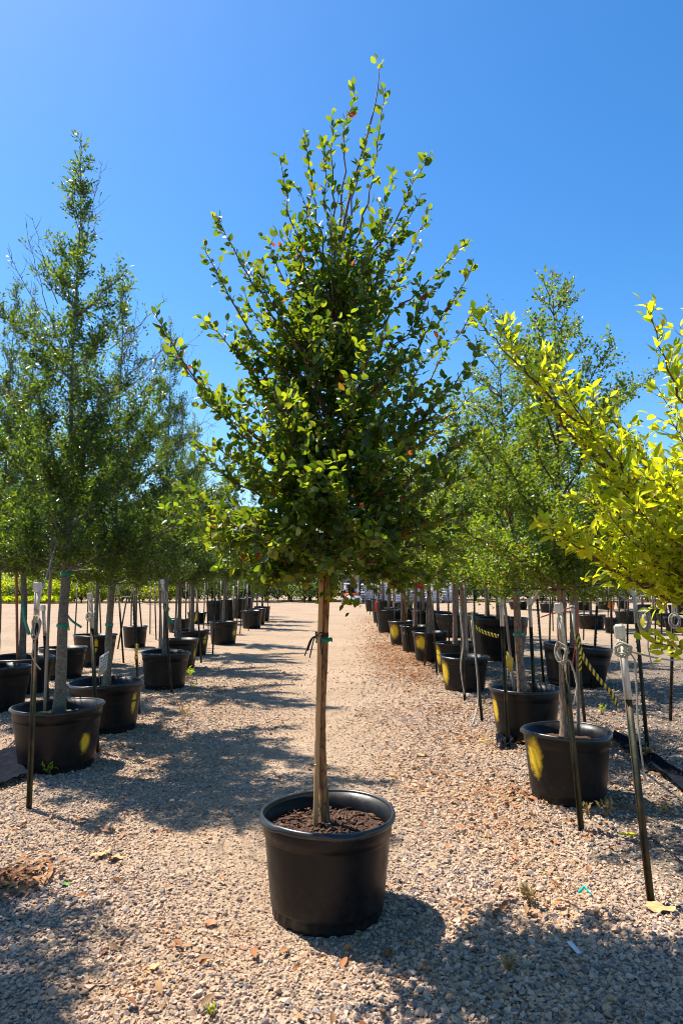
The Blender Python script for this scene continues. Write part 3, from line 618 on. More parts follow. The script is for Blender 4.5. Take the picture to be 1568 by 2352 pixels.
# u, v of the base centre, rim width in photograph units, height, [paint], soil
left = [(131, 1758, 203, .54, [(D(-26), .45, .045, .075)], 'moss'), (243, 1676, 170, .52, [(D(-19), .58, .035, .10)], 'moss'), (378, 1580, 112, .55, [], 'soil'), (409, 1534, 94, .55, [(D(-12), .5, .04, .09)], 'soil'),
        (440, 1504, 84, .56, [(D(-25), .62, .06, .085)], 'soil'), (513, 1479, 70, .6, [(D(-28), .52, .06, .085)], 'soil'), (578, 1443, 52, .64, [], 'soil'), (590, 1434, 44, .62, [], 'soil'), (602, 1426, 40, .62, [], 'soil')]
right = [(1304, 1832, 206, .50, [(D(-158), .66, .075, .125)], 'soil'), (1208, 1698, 163, .52, [(D(-172), .6, .06, .11)], 'soil'), (1066, 1584, 114, .52, [(D(-162), .55, .09, .15)], 'soil'), (1046, 1545, 100, .55, [(D(-162), .62, .09, .15)], 'soil'),
         (988, 1519, 84, .62, [(D(-132), .66, .12, .12)], 'soil'), (954, 1497, 74, .62, [], 'soil'), (924, 1482, 66, .64, [(D(-137), .6, .13, .16)], 'soil'), (893, 1453, 62, .74, [], 'soil'), (880, 1430, 58, .9, [], 'soil'), (858, 1404, 44, .7, [], 'soil')]
sizes = {}
def place(row, i): 
    u, v, w, h, pa, so = row[i]; g = gp(u, v); R = w*g[1]/FPX/2*.965; return g, R, h, pa, so
OAK_TALL = [1.0, .92, .98, .9, .92, .95, .85, .8, .8]
for i in range(len(left)):
    g, R, h, pa, so = place(left, i)
    pot('%s pot of the oak row along the lane, %s' % (ORD[i], 'yellow spray dot facing the lane' if pa else 'plain black without paint'), g[0], g[1], R, h, pa, 10+i, so, 'pots of the oak row', detail=1 if i < 4 else 0)
    k = i % 2
    make_tree('oak_tree', T_oak[k], TPL_OAK, (g[0], g[1], h*.8), ('%s small-leaved oak of the row along the lane, pale grey trunk' % ORD[i]) if i else 'tallest small-leaved oak, thick mottled trunk, in the nearest pot of its row', 'tree', OM, 'oaks of the row along the lane', rz=[.4, 2.0, 1.3, 4.4, .9, 3.1, 2.2, 5.0, .2][i], scale=OAK_TALL[i]*.93, singles=300 if i == 0 else 0, cache=OAKC[k], ties=[(.85, 'green_tape'), (1.35, 'green_tape')] if i < 3 else ())
g = np.array([-3.02, 3.9, 0])
pot('black pot just outside the frame before the oak row', g[0], g[1], .38, .5, (), 30, 'soil', None)
make_tree('oak_tree', T_oak[1], TPL_OAK, (g[0], g[1], .4), 'oak reaching in at the picture edge before the nearest oak pot', 'tree', OM, 'oaks of the row along the lane', rz=3.5, scale=.74, cache=OAKC[1])
for i, (x, y, k) in enumerate([(-2.8, 1.9, 0), (-2.85, -.3, 1), (2.3, 1.5, 0), (2.4, -.7, 1)]):  # unseen potted oaks added behind the camera to block sky light and deepen shade
    pot('unseen pot added behind the photographer, %s of the four where the rows go on' % ['oak side front', 'oak side back', 'elm side front', 'elm side back'][i], x, y, .36, .5, (), 150+i, 'soil', 'added pots behind the photographer', detail=0)
    make_tree('oak_tree', T_oak[k], TPL_OAK, (x, y, .4), 'unseen oak added behind the photographer, %s of the four' % ['oak side front', 'oak side back', 'elm side front', 'elm side back'][i], 'tree', OM, 'added oaks behind the photographer', rz=i*2.0, scale=.85, cache=OAKC[k])
back = [(-12, 1628, 150, .55), (48, 1588, 140, .52), (142, 1556, 107, .52), (217, 1527, 97, .6), (310, 1486, 57, .53), (411, 1452, 54, .45), (452, 1432, 44, .45)]
for i, (u, v, w, h) in enumerate(back):
    g = gp(u, v); R = w*g[1]/FPX/2
    pot('%s black pot of the second oak row, behind the row along the lane' % ORD[i], g[0], g[1], R, h, [(D(-70), .68, .05, .11)] if i == 3 else (), 40+i, 'soil', 'pots of the second oak row', detail=1 if i < 3 else 0)
    k = (i+1) % 2
    make_tree('oak_tree', T_oak[k], TPL_OAK, (g[0], g[1], h*.8), '%s oak of the second row, behind the oaks along the lane' % ORD[i], 'tree', OM, 'oaks of the second row', rz=1.1*i+.6, scale=[.95, .98, .9, .85, .8, .8, .8][i], cache=OAKC[k])
for i in range(len(right)):
    g, R, h, pa, so = place(right, i)
    pr_ = pot('%s pot of the elm row along the lane, %s' % (ORD[i], 'yellow paint on its lane side' if pa else 'without yellow paint'), g[0], g[1], R, h, pa, 60+i, so, 'pots of the elm row', detail=1 if i < 4 else 0)
    if i == 5:      # chalk letters on the wall of the sixth pot
        q = MB(); a0 = D(-150); lw = .035; lh = .07
        def wp(s, t): an = a0+s*lw/R; rr_ = R*.93+.006; return np.array([rr_*math.cos(an), rr_*math.sin(an), h*.66+t*lh])
        for s0, strokes in ((0, [[(0, 0), (.4, 1), (.8, 0)], [(.2, .45), (.6, .45)]]), (1.3, [[(.7, 1), (0, 1), (0, 0), (.7, 0)], [(0, .5), (.6, .5)]]), (2.5, [[(.1, 0), (.1, 1)]]), (3.2, [[(0, 0), (.1, 1), (.45, .4), (.8, 1), (.9, 0)]])):
            for st_ in strokes: q.tube([wp(s0+x, y) for x, y in st_], .004, 4)
        ob('writing', q, pm('chalk', [(.3, (.25, .25, .26)), (.7, (.36, .36, .37))], 40, .9, 0), pr_)
    k = i % 2
    make_tree('elm_tree', T_elm[k], TPL_SMALL, (g[0]+(0 if i != 1 else -.03), g[1], h*.8), ['elm with red flaking trunk in the nearest pot of the elm row', 'elm with smooth grey trunk leaning over the second pot of the elm row'][i] if i < 2 else '%s small-leaved elm of the row along the lane' % ORD[i], 'tree', EM, 'elms of the row along the lane', rz=[5.6, .8, 4.0, 1.7, 5.2, .3, 3.3, 2.1, 4.6, 1.2][i], lean=(0, -.09 if i == 1 else 0), scale=[.9, .88, .95, .92, .98, .95, .95, 1.0, 1.0, .9][i], singles=300 if i == 0 else 0, cache=ELMC[k], ties=[(.75, 'green_tape'), (.78, 'red')] if i == 0 else ([(.75, 'green_tape'), (1.25, 'green_tape')] if i < 3 else ()))
big = [(1320, 1572, 152, .62), (1147, 1514, 128, .88), (1120, 1478, 96, .75), (1050, 1462, 96, .7)]
for i, (u, v, w, h) in enumerate(big):
    g = gp(u, v); R = w*g[1]/FPX/2
    pot('%s extra-wide black tub behind the elm row' % ORD[i], g[0], g[1], R, h, (), 80+i, 'soil', 'wide tubs behind the elm row', name='nursery_tub', tip=.09 if i == 0 else 0)
    make_tree('elm_tree', T_elm[(i+1) % 2], TPL_SMALL, (g[0], g[1], h*.8), '%s elm growing from a wide tub behind the elm row' % ORD[i], 'tree', EM, 'elms in the wide tubs', rz=1.9*i, scale=1.05, cache=ELMC[(i+1) % 2])
farp = [(1357, 1444, 66), (1404, 1453, 34), (1254, 1407, 30), (1285, 1404, 34), (1335, 1402, 40), (1190, 1400, 60), (1436, 1432, 46), (1500, 1425, 40), (1530, 1440, 44), (1475, 1410, 40), (1556, 1452, 60), (1555, 1412, 40), (1390, 1400, 40), (1430, 1398, 30)]
farp.sort()
for i, (u, v, w) in enumerate(farp):
    g = gp(u, v); R = min(w*g[1]/FPX/2, .6)
    pot('far black pot beyond the elm row, %s of those from the left' % ('first' if i == 0 else ORD[i]), g[0], g[1], R, .5, (), 100+i, 'soil', 'pots far back in the lot', detail=0)
    make_tree('elm_tree', T_elm[i % 2], TPL_SMALL, (g[0], g[1], .4), 'far young tree potted beyond the elm row, %s from the left' % ('first' if i == 0 else ORD[i]), 'tree', EM, 'young trees far back in the lot', rz=1.3*i, scale=[.95, .6, .9, .9, 1.0, .9, .9, 1.1, .8, 1.0, .9, 1.0, 1.0, .9][i], cache=ELMC[i % 2])
SECR = ['third from the front,', 'second from the front,', 'next to front', 'front', 'backmost', 'back middle', 'back right']
for i, (u, v, w) in enumerate([(905, 1440, 44), (938, 1446, 52), (972, 1452, 56), (1006, 1456, 60), (896, 1420, 38), (930, 1418, 38), (968, 1420, 40)]):
    g = gp(u, v); R = w*g[1]/FPX/2
    pot('%s black pot of the second rank behind the far elm row' % SECR[i], g[0], g[1], R, .72, (), 170+i, 'soil', 'pots of the second elm rank', detail=0)
    make_tree('elm_tree', T_elm[i % 2], TPL_SMALL, (g[0], g[1], .58), '%s elm of the second rank behind the far elm row' % SECR[i], 'tree', EM, 'elms of the second rank', rz=1.6*i, scale=.95, cache=ELMC[i % 2])
farl = [(492, 1432, 40), (520, 1426, 42), (548, 1420, 38), (566, 1415, 34)]
for i, (u, v, w) in enumerate(farl):
    g = gp(u, v); R = w*g[1]/FPX/2
    pot('%s tall black pot in the cluster at the far end of the oak rows' % ['leftmost', 'second', 'third', 'rightmost'][i], g[0], g[1], R, .9, (), 130+i, 'soil', 'tall pots at the far end', detail=0)
    make_tree('oak_tree', T_oak[i % 2], TPL_OAK, (g[0], g[1], .7), '%s young oak in the cluster at the far end of the oak rows' % ['leftmost', 'second', 'third', 'rightmost'][i], 'tree', OM, 'young oaks at the far end', rz=1.7*i, scale=.7, cache=OAKC[i % 2])

# ---- the yellow-green tree whose trunk stands outside the frame
def gold_tree():
    T = Tree(77); base = np.array([2.45, 3.75, 0.0]); n = 10
    C = catmull(np.stack([np.linspace(0, .05, n), np.zeros(n), np.linspace(0, 3.3, n)], 1), 4); T.trunk.tube(C, np.interp(C[:, 2], [0, .1, 1.5, 3.3], [.05, .04, .032, .008]), 10)
    B = [(1100, 742, 3.45, 1.45, .16, 15, .2), (1150, 755, 3.5, 1.5, .15, 12, .18), (1250, 800, 3.55, 1.5, .12, 13, .2), (1270, 850, 3.3, 1.45, .12, 12, .2), (1238, 1192, 3.0, 1.35, .1, 10, .2), (1290, 960, 3.55, 1.45, .1, 13, .2), (1340, 900, 3.7, 1.5, .1, 12, .2), (1486, 702, 3.3, 1.7, .1, 8, .2), (1562, 745, 3.6, 1.8, .05, 10, .22), (1320, 1130, 3.35, 1.4, .1, 11, .2), (1400, 1190, 3.1, 1.35, .08, 12, .22),
         (1300, 1200, 3.1, 1.35, .08, 11, .2), (1380, 1215, 3.4, 1.35, .06, 12, .22), (1470, 1240, 3.2, 1.35, .05, 13, .24), (1500, 1090, 3.1, 1.45, .05, 14, .26), (1540, 960, 3.2, 1.55, .05, 14, .26), (1450, 1010, 3.6, 1.5, .05, 12, .22), (1430, 1090, 3.3, 1.45, .05, 13, .24), (1560, 1200, 3.2, 1.35, .05, 14, .26), (1550, 850, 3.5, 1.7, .05, 11, .24),
         (1520, 1240, 3.5, 1.4, .05, 13, .24), (1510, 890, 3.8, 1.6, .05, 10, .22), (1560, 1060, 3.4, 1.5, .05, 14, .26), (1350, 1060, 3.3, 1.45, .06, 10, .2),
         (1492, 1475, 3.1, 1.12, .03, 7, .16), (1280, 1230, 3.2, 1.35, .06, 10, .18), (1440, 1160, 3.0, 1.4, .05, 12, .22)]
    for u, v, y, h0, bend, ns, sl in B:
        p0 = C[int(np.interp(h0, C[:, 2], np.arange(len(C))))]; p1 = px(u, v, y)-base; L = np.linalg.norm(p1-p0)
        T.branch(p0, p1, .005+.006*L, bend, int(ns*1.9), sl, .03, .072, 0, .3, 2 if sl > .17 else 1, upc=.3)
    for i in range(16):
        an = T.r.uniform(-1.6, 1.6); h0 = T.r.uniform(1.3, 2.4); p0 = C[int(np.interp(h0, C[:, 2], np.arange(len(C))))]; p1 = p0+np.array([math.cos(an)*.7, math.sin(an)*.7, T.r.uniform(.1, .8)]); T.branch(p0, p1, .008, .08, 12, .26, .034, .066, 0, .3, 1)
    T.mult = lambda p: np.interp(p[:, 2], [1.2, 2.0, 2.7], [1.9, 1.8, 1.3])*np.interp(p[:, 0], [-1.5, -1.1, -.8], [.9, .95, 1.0]); T.jit = .03
    return T, base
TG, baseg = gold_tree()
make_tree('gold_tree', TG, TPL_LANCE, baseg, 'bright yellow-green tree leaning into the picture from the frame edge', 'tree', ('elm_bark', 'twig', 'gold_leaf'), singles=300)

# ------------------------------------------------------------------ stake beside the lone elm
M['wood'] = pm('stake_wood', [(.3, (.36, .18, .07)), (.55, (.52, .29, .12)), (.8, (.62, .42, .22))], 6, .6, .3, 60, .002, stretch=(4, 4, .5))
M['black_string'] = pm('black_string', [(.3, (.008, .008, .008)), (.7, (.03, .03, .03))], 40, .7, .3)
ps = px(724, 1900, Y0-.03); pe = px(738, 1328, Y0-.03)
st = empty('wooden_stake', ps); tag(st, 'tan wooden stake tied against the trunk of the lone elm', 'stake')
b = MB(); ax = (pe-ps); Lst = np.linalg.norm(ax); n = 30; P = ps-ps+np.linspace(-.06, 1, n)[:, None]*ax+np.array([0, 0, 0]); nodes = [.3, .62, .93, 1.22]
rr = np.array([.0125+.0022*max(np.exp(-((t*Lst-q)/.012)**2) for q in nodes) for t in np.linspace(0, 1, n)]); b.tube(P, rr, 10)
ob('shaft', b.mesh('shaft', True), M['wood'], st)
for q in nodes:
    c = ax*(q/Lst); ob('node_ring', MB().tube([c-ax/Lst*.004, c, c+ax/Lst*.004], [.0125, .0155, .0125], 12).mesh('node_ring', True), M['wood'], st)
pt = px(739, 1470, Y0-.012)-ps; ring = []
for k in range(25):
    a_ = 2*math.pi*k/24; ring.append(pt+np.array([.031*math.cos(a_), .028*math.sin(a_)-.002, .004*math.sin(3*a_)]))
def ribbon(P, wdir, w, a=None):
    P = np.asarray(P, float); wd = np.asarray(wdir, float); wd = np.broadcast_to(wd, P.shape); n = len(P); th = .0006
    T_ = nrm(np.gradient(P, axis=0)); nn = nrm(np.cross(T_, wd)); V = np.concatenate([P-wd*w/2+nn*th, P+wd*w/2+nn*th, P+wd*w/2-nn*th, P-wd*w/2-nn*th]); i = np.arange(n-1); F = []
    for k in range(4): o1, o2 = k*n, ((k+1) % 4)*n; F.append(np.stack([o1+i, o1+i+1, o2+i+1, o2+i], 1))
    s_ = np.concatenate([[0], np.cumsum(np.linalg.norm(np.diff(P, axis=0), axis=1))]); m_ = MB(); m_.add(V, np.concatenate(F), np.tile(s_, 4)); return m_
ob('tape', ribbon(ring, (0, 0, 1), .022), M['green_tape'], st)
ob('tape', ribbon(catmull([pt+np.array([.03, -.02, 0]), pt+np.array([.045, -.03, .006]), pt+np.array([.055, -.028, .0])]), (0, .1, 1), .02), M['green_tape'], st)
b = MB(); b.tube([q+np.array([0, 0, .022+.004*math.sin(i)]) for i, q in enumerate(ring)], .004, 6); b.tube([q+np.array([0, 0, .032-.004*math.sin(i)]) for i, q in enumerate(ring)], .004, 6)
for k, (dx, dz) in enumerate([(-.06, -.05), (-.075, -.075), (-.05, -.085), (.012, -.07)]): b.tube(catmull([pt+np.array([-.025 if k < 3 else .01, -.034, .025]), pt+np.array([dx*.6-.01, -.045, .02+dz*.2]), pt+np.array([dx-.01, -.04, dz])]), .0035, 5)
ob('string', b, M['black_string'], st)

# ------------------------------------------------------------------ steel posts with white tops and caps
M['post'] = pm('post_steel', [(.3, (.012, .016, .010)), (.5, (.035, .037, .018)), (.65, (.10, .055, .026)), (.85, (.17, .075, .03))], 9, .6, .35, 60, .003)
M['post_white'] = pm('post_white', [(.30, (.22, .09, .03)), (.40, (.62, .58, .50)), (.8, (.78, .76, .72))], 14, .55, .2, 60, .002)
M['cap'] = pm('cap', [(.3, (.60, .57, .48)), (.7, (.80, .78, .70))], 20, .45, .05)
M['rope'] = pm('rope', [(.3, (.30, .26, .20)), (.7, (.52, .48, .40))], 50, .9, .8, 300, .003)
stud_me = MB().box((0, 0, 0), (.022, .014, .014), Matrix.Rotation(.35, 3, 'Y')).mesh('stud'); stud_me.materials.append(M['post'])
POSTS = {}
def post(key, base, top, label, near=False, white=.3, cap=True, group='steel posts between the pots', facing=0.0):
    base = np.array(base, float); top = np.array(top, float); ax = top-base; L = np.linalg.norm(ax); d = ax/L
    root = empty('steel_post', base); q = Vector(d).to_track_quat('Z', 'Y'); root.rotation_mode = 'QUATERNION'; root.rotation_quaternion = q@Matrix.Rotation(facing, 4, 'Z').to_quaternion()
    tag(root, label, 'post', group); z1 = L-white if white else L
    def tee(z0, z1, e=0.0):
        m = MB(); m.box((0, 0, (z0+z1)/2), (.036+e, .005+e, z1-z0)); m.box((0, .0165+e, (z0+z1)/2), (.006+e, .028, z1-z0)); return m
    s = tee(-.06, z1)
    zs = np.arange(.12, z1-.03, .055)
    if not near:
        for z in zs: s.box((-.023, -.002, z), (.016, .012, .012))
    ob('shaft', s, M['post'], root)
    if near:
        for k, z in enumerate(zs):
            o = bpy.data.objects.new('stud', stud_me); COL.objects.link(o); o.parent = root; o.location = (-.026, -.003, z)
    if white: ob('painted_top', tee(z1, L, .0012), M['post_white'], root)
    if cap:
        bm = bmesh.new(); bmesh.ops.create_cube(bm, size=1); bmesh.ops.scale(bm, vec=(.056, .05, .075), verts=bm.verts); bmesh.ops.translate(bm, vec=(0, .008, L-.01), verts=bm.verts)
        bmesh.ops.bevel(bm, geom=list(bm.edges), offset=.008, segments=3, affect='EDGES'); me = bpy.data.meshes.new('cap'); bm.to_mesh(me); bm.free(); ob('cap', me, M['cap'], root)
    POSTS[key] = (base, top); return root
PL = [('P1', 65, 1858, 85, 1345, 'steel post in front of the nearest oak pot, white top and square cap', 1, .27, 1, .5),
      ('P2', 222, 1728, 205, 1368, 'steel post between the nearest and second oak pots, white top', 1, .32, 1, .3), ('P3', 318, 1642, 303, 1345, 'dark post beside the second oak pot holding the yellow tag', 0, .0, 0, .3),
      ('P4', 393, 1594, 372, 1335, 'post before the third oak pot, rope knotted round its white top', 0, .3, 1, 0), ('P5', 461, 1523, 450, 1357, 'thin dark post before the fourth oak pot', 0, 0, 0, 0), ('P6', 490, 1503, 496, 1375, 'thin dark post left of the sixth oak pot', 0, 0, 0, 0), ('P7', 552, 1456, 563, 1331, 'slanted dark green post beyond the sixth oak pot', 0, 0, 0, 0),
      ('P8', 173, 1468, 180, 1333, 'dark post standing behind the third pot of the second oak row', 0, .25, 1, 0), ('P9', 283, 1523, 269, 1328, 'post right of the fourth pot of the second oak row, white top', 0, .35, 1, 0), ('P10', 272, 1491, 296, 1355, 'strongly slanted dark post behind the oak row', 0, 0, 0, 0), ('P11', 328, 1485, 316, 1335, 'post before the fifth pot of the second oak row, white top', 0, .35, 1, 0), ('P12', 344, 1457, 345, 1345, 'thin upright post right of the fifth pot of the second oak row', 0, .2, 0, 0),
      ('P13', 110, 1640, 98, 1395, 'white-topped post hidden behind the thick nearest oak trunk', 0, .35, 1, 0),
      ('Q1', 1488, 2072, 1418, 1446, 'leaning studded post nearest the camera, white cap, no pot behind it', 1, .36, 1, -.4), ('Q2', 1330, 1905, 1279, 1393, 'leaning studded post in front of the nearest elm pot, rusty white top', 1, .28, 1, -.4),
      ('Q3', 1165, 1718, 1148, 1378, 'studded post on the lane side of the second elm pot, white cap', 1, .26, 1, -.3), ('Q4', 1229, 1690, 1214, 1380, 'studded post rising behind the nearest elm pot rim, white cap', 1, .28, 1, -.3), ('Q5', 1104, 1658, 1080, 1405, 'bare studded post trailing white rope before the third elm pot', 0, 0, 0, -.3), ('Q6', 1065, 1611, 1054, 1385, 'studded post touching the third elm pot', 0, 0, 0, -.3),
      ('Q7', 1484, 1742, 1451, 1357, 'green post hung with a coil of rope, right of the nearest elm', 0, .3, 1, -.3), ('Q8', 1541, 1655, 1548, 1355, 'farther green post at the frame edge with looped rope', 0, .3, 1, -.2), ('Q9', 1340, 1662, 1312, 1395, 'dark post behind the nearest elm trunk', 0, .3, 1, 0), ('Q10', 1246, 1567, 1228, 1337, 'dark post with white top before the leaning wide tub', 0, .28, 1, 0), ('Q11', 1362, 1582, 1374, 1340, 'post in front of the leaning wide tub, white top', 0, .35, 1, 0),
      ('Q12', 976, 1531, 984, 1357, 'upright studded post before the fifth elm pot', 0, 0, 0, -.3), ('Q13', 1001, 1549, 989, 1359, 'leaning studded post right of the fifth elm pot', 0, 0, 0, -.3), ('Q14', 935, 1500, 922, 1350, 'studded post before the sixth elm pot', 0, 0, 0, -.2)]
for k, u, v, u2, v2, lab, near, wh, cp, fc in PL:
    g = gp(u, v); post(k, g, px(u2, v2, g[1]+(.02 if near else 0)), lab, bool(near), wh, bool(cp), facing=fc)
for i, (u, v, du) in enumerate([(905, 1473, 3), (872, 1450, -4), (866, 1440, 3), (850, 1412, 5), (842, 1408, 8), (615, 1428, 3), (570, 1449, -3), (535, 1470, 3), (1262, 1500, 2), (1300, 1470, -3), (1420, 1480, 2), (1505, 1480, -2), (1395, 1440, 3)]):
    g = gp(u, v); post('F%d' % i, g, px(u+du, HORIZON-2, g[1])+np.array([0, 0, -.1]), ['dark post by the seventh elm pot', 'dark post leaning left by the eighth elm pot', 'dark post leaning right by the eighth elm pot', 'farthest slanting post of the elm row', 'post slanting beyond the last elm pot', 'dark post at the last oak pot', 'dark post by the seventh oak pot', 'dark post beyond the sixth oak pot', 'thin post between the elm row and the wide tubs', 'thin post behind the leaning wide tub', 'thin post right of the orange card', 'thin post among the far pots at the frame edge', 'thin far post left of the orange card'][i], False, .25, False, 'far steel posts')

extra = sorted([(300, 1470, 2), (358, 1470, -4), (365, 1500, 3), (425, 1475, 2), (436, 1462, -3), (468, 1462, 4), (478, 1452, -2), (505, 1450, 2), (522, 1445, -3), (545, 1440, 3), (200, 1462, 3), (232, 1480, -5)])
for i, (u, v, du) in enumerate(extra):
    g = gp(u, v); post('E%d' % i, g, px(u+du, HORIZON-6, g[1]), 'thin post in the crowd behind the oak row, %s from the left' % ('first' if i == 0 else ORD[i]), False, .3 if i % 2 else 0, False, 'posts crowded behind the oak row')
extra = sorted([(1030, 1500, -3), (1042, 1520, 3), (1090, 1530, -4), (1120, 1500, 3), (1190, 1480, 2), (1270, 1450, -3), (1285, 1440, 3), (1340, 1470, 2), (1405, 1500, -3), (955, 1480, 3), (965, 1465, -2), (890, 1450, 2), (1440, 1520, 3), (1520, 1500, -3)])
for i, (u, v, du) in enumerate(extra):
    g = gp(u, v); post('G%d' % i, g, px(u+du, HORIZON-6, g[1]), 'thin post in the crowd behind the elm row, %s from the left' % ('first' if i == 0 else ORD[i]), False, .3 if i % 3 == 0 else 0, False, 'posts crowded behind the elm row')
# thin wooden stakes leaning on the trunks
M['grey_wood'] = pm('grey_wood', [(.3, (.16, .13, .10)), (.7, (.32, .27, .22))], 6, .8, .3, 60, .002, stretch=(4, 4, .5))
M['red_wood'] = pm('red_wood', [(.3, (.20, .07, .03)), (.7, (.34, .14, .06))], 6, .8, .3, 60, .002, stretch=(4, 4, .5))
def stake(label, u0, v0, u1, v1, y, r=.012, mat='grey_wood'):
    a_ = px(u0, v0, y); b_ = px(u1, v1, y); C = np.linspace(0, 1, 12)[:, None]*(b_-a_); rr = np.full(12, r); rr[[3, 7]] *= 1.15
    o = ob('wooden_stake', MB().tube(C, rr, 8).mesh('wooden_stake', True), M[mat], None, a_); tag(o, label, 'stake')
stake('grey wooden stake against the nearest oak trunk', 103, 1632, 122, 1200, gp(131, 1758)[1]-.08, .014); stake('pinkish stake beside the foremost trunk of the second oak row', 41, 1520, 38, 1290, gp(48, 1588)[1]-.1, .02, 'red_wood')
stake('grey stake against the leaning second elm trunk', 1180, 1590, 1150, 1310, gp(1208, 1698)[1]-.07, .014); stake('grey stake behind the nearest elm trunk', 1328, 1690, 1322, 1290, gp(1304, 1832)[1]+.06, .014)
stake('rust brown stake in the seventh elm pot', 934, 1425, 926, 1335, gp(924, 1482)[1]-.1, .025, 'red_wood'); stake('grey stake in the third elm pot', 1073, 1500, 1066, 1340, gp(1066, 1584)[1]-.1, .02); stake('grey stake in the third oak pot', 372, 1490, 366, 1330, gp(378, 1580)[1]-.1, .018)
stake('grey stake in the fourth oak pot', 402, 1462, 408, 1340, gp(409, 1534)[1]-.1, .02)

# ---- ropes and ties
def rope(label, P, r=.006, cat='rope', mat='rope', k=8, name='rope'):
    P = np.asarray(P, float); o = ob(name, MB().tube(catmull(P-P[0], k), r, 6).mesh(name, True), M[mat], None, P[0]); tag(o, label, cat); return o
def tr_at(u, v, y): return px(u, v, y)
yR1 = gp(1304, 1832)[1]; yR2 = gp(1208, 1698)[1]; yL1 = gp(131, 1758)[1]; yL2 = gp(243, 1676)[1]
def sag(a, b, s): a = np.array(a); b = np.array(b); return [a, (a+b)/2-np.array([0, 0, s]), b]
pt_ = POSTS
rope('tan strap from the white-capped post up to the nearest elm trunk', sag(pt_['Q4'][1]-np.array([0, 0, .09]), px(1262, 1300, yR1), .01), .011)
rope('taut rope from the nearest elm trunk out to the coiled-rope post', sag(px(1322, 1308, yR1), pt_['Q7'][1]-np.array([0, 0, .1]), .02), .006)
rope('rope running from the coiled-rope post to the frame edge post', sag(pt_['Q7'][1]-np.array([0, 0, .06]), pt_['Q8'][1]-np.array([0, 0, -.03]), .02), .007)
rope('rope running from the nearest leaning post to the frame edge', sag(pt_['Q1'][1]-np.array([0, 0, .1]), px(1600, 1510, gp(1484, 1742)[1]), .04), .006)
rope('rope between the second elm trunk and the posts behind it', sag(px(1120, 1352, yR2+.2), px(1262, 1366, yR1+1.6), .03), .006)
rope('rope from the nearest oak trunk down to the square-capped post', sag(pt_['P1'][1]-np.array([0, 0, .2]), px(140, 1215, yL1), .0), .006)
rope('rope from the second oak trunk down to the post before it', sag(pt_['P2'][1]-np.array([0, 0, .22]), px(232, 1260, yL2), .0), .006)
rope('rope between the post by the third oak and the oak behind', sag(pt_['P4'][1]-np.array([0, 0, .12]), px(262, 1372, gp(283, 1523)[1]), .03), .007)
rope('lower rope from the third oak post to the slanted post', sag(pt_['P4'][1]-np.array([0, 0, .35]), px(318, 1382, gp(328, 1485)[1]), .02), .006)
def coil(label, c, n, rx, rz, r, seed, tail=None, yy=.02):
    q = np.random.default_rng(seed); P = []
    for i in range(n*10):
        a_ = i/10*2*math.pi; k = 1+.25*math.sin(i*.37+seed); P.append(np.array(c)+np.array([rx*k*math.cos(a_), yy*math.sin(a_*.9)-.03, rz*k*math.sin(a_)])+q.normal(0, .004, 3))
    if tail is not None:
        for t in tail: P.append(np.array(c)+np.array(t))
    return rope(label, P, r, k=2)
coil('white rope looped and knotted on the rusty post before the nearest elm', px(1285, 1500, gp(1330, 1905)[1]-.02), 3, .03, .06, .007, 3, [(.05, -.05, -.05), (.09, -.05, -.2), (.06, -.05, -.33)])
coil('large tangled coil of rope on the green post right of the elms', px(1475, 1425, gp(1484, 1742)[1]-.03), 8, .045, .10, .006, 5, [(.02, -.04, -.25), (.06, -.04, -.45)])
coil('looped rope bunch on the post at the frame edge', px(1545, 1425, gp(1541, 1655)[1]-.03), 5, .05, .075, .006, 8)
coil('rope wrapped round the white top of the nearest leaning post', px(1424, 1492, gp(1488, 2072)[1]-.01), 4, .032, .03, .005, 9, [(.06, -.03, -.05), (.065, -.02, -.35), (.085, -.02, -.62), (.10, -.02, -.66)])
coil('white rope knotted on the square-capped post before the nearest oak', px(88, 1440, gp(65, 1858)[1]-.02), 3, .03, .07, .006, 12, [(-.02, -.04, -.2), (.05, -.04, -.3)])
coil('knotted rope on the post between the nearest oak pots', px(208, 1415, gp(222, 1728)[1]-.02), 3, .03, .04, .006, 14, [(.06, -.04, .05)])
coil('rope loop hanging from the post before the third oak pot', px(380, 1372, gp(393, 1594)[1]-.02), 3, .045, .08, .007, 15, [(.02, -.04, -.2)])
rope('white strap hanging down the studded post before the third elm pot', [pt_['Q5'][1]+np.array([0, -.03, -.1]), pt_['Q5'][1]*.55+pt_['Q5'][0]*.45+np.array([.0, -.04, 0]), pt_['Q5'][0]*.8+pt_['Q5'][1]*.2+np.array([-.02, -.05, 0]), gp(1083, 1672)+np.array([0, 0, .02])], .008)
rope('pale strap wound down the post touching the third elm pot', [pt_['Q6'][1]+np.array([0, -.03, -.1]), pt_['Q6'][1]*.6+pt_['Q6'][0]*.4+np.array([.02, -.05, 0]), pt_['Q6'][1]*.35+pt_['Q6'][0]*.65+np.array([-.03, -.05, 0]), pt_['Q6'][0]+np.array([.0, -.03, .1])], .009)
rope('red string hanging from the nearest elm trunk', [px(1240, 1418, yR1-.05), px(1275, 1408, yR1-.06), px(1325, 1405, yR1-.06), px(1312, 1540, yR1-.06)], .005, 'string', 'red')

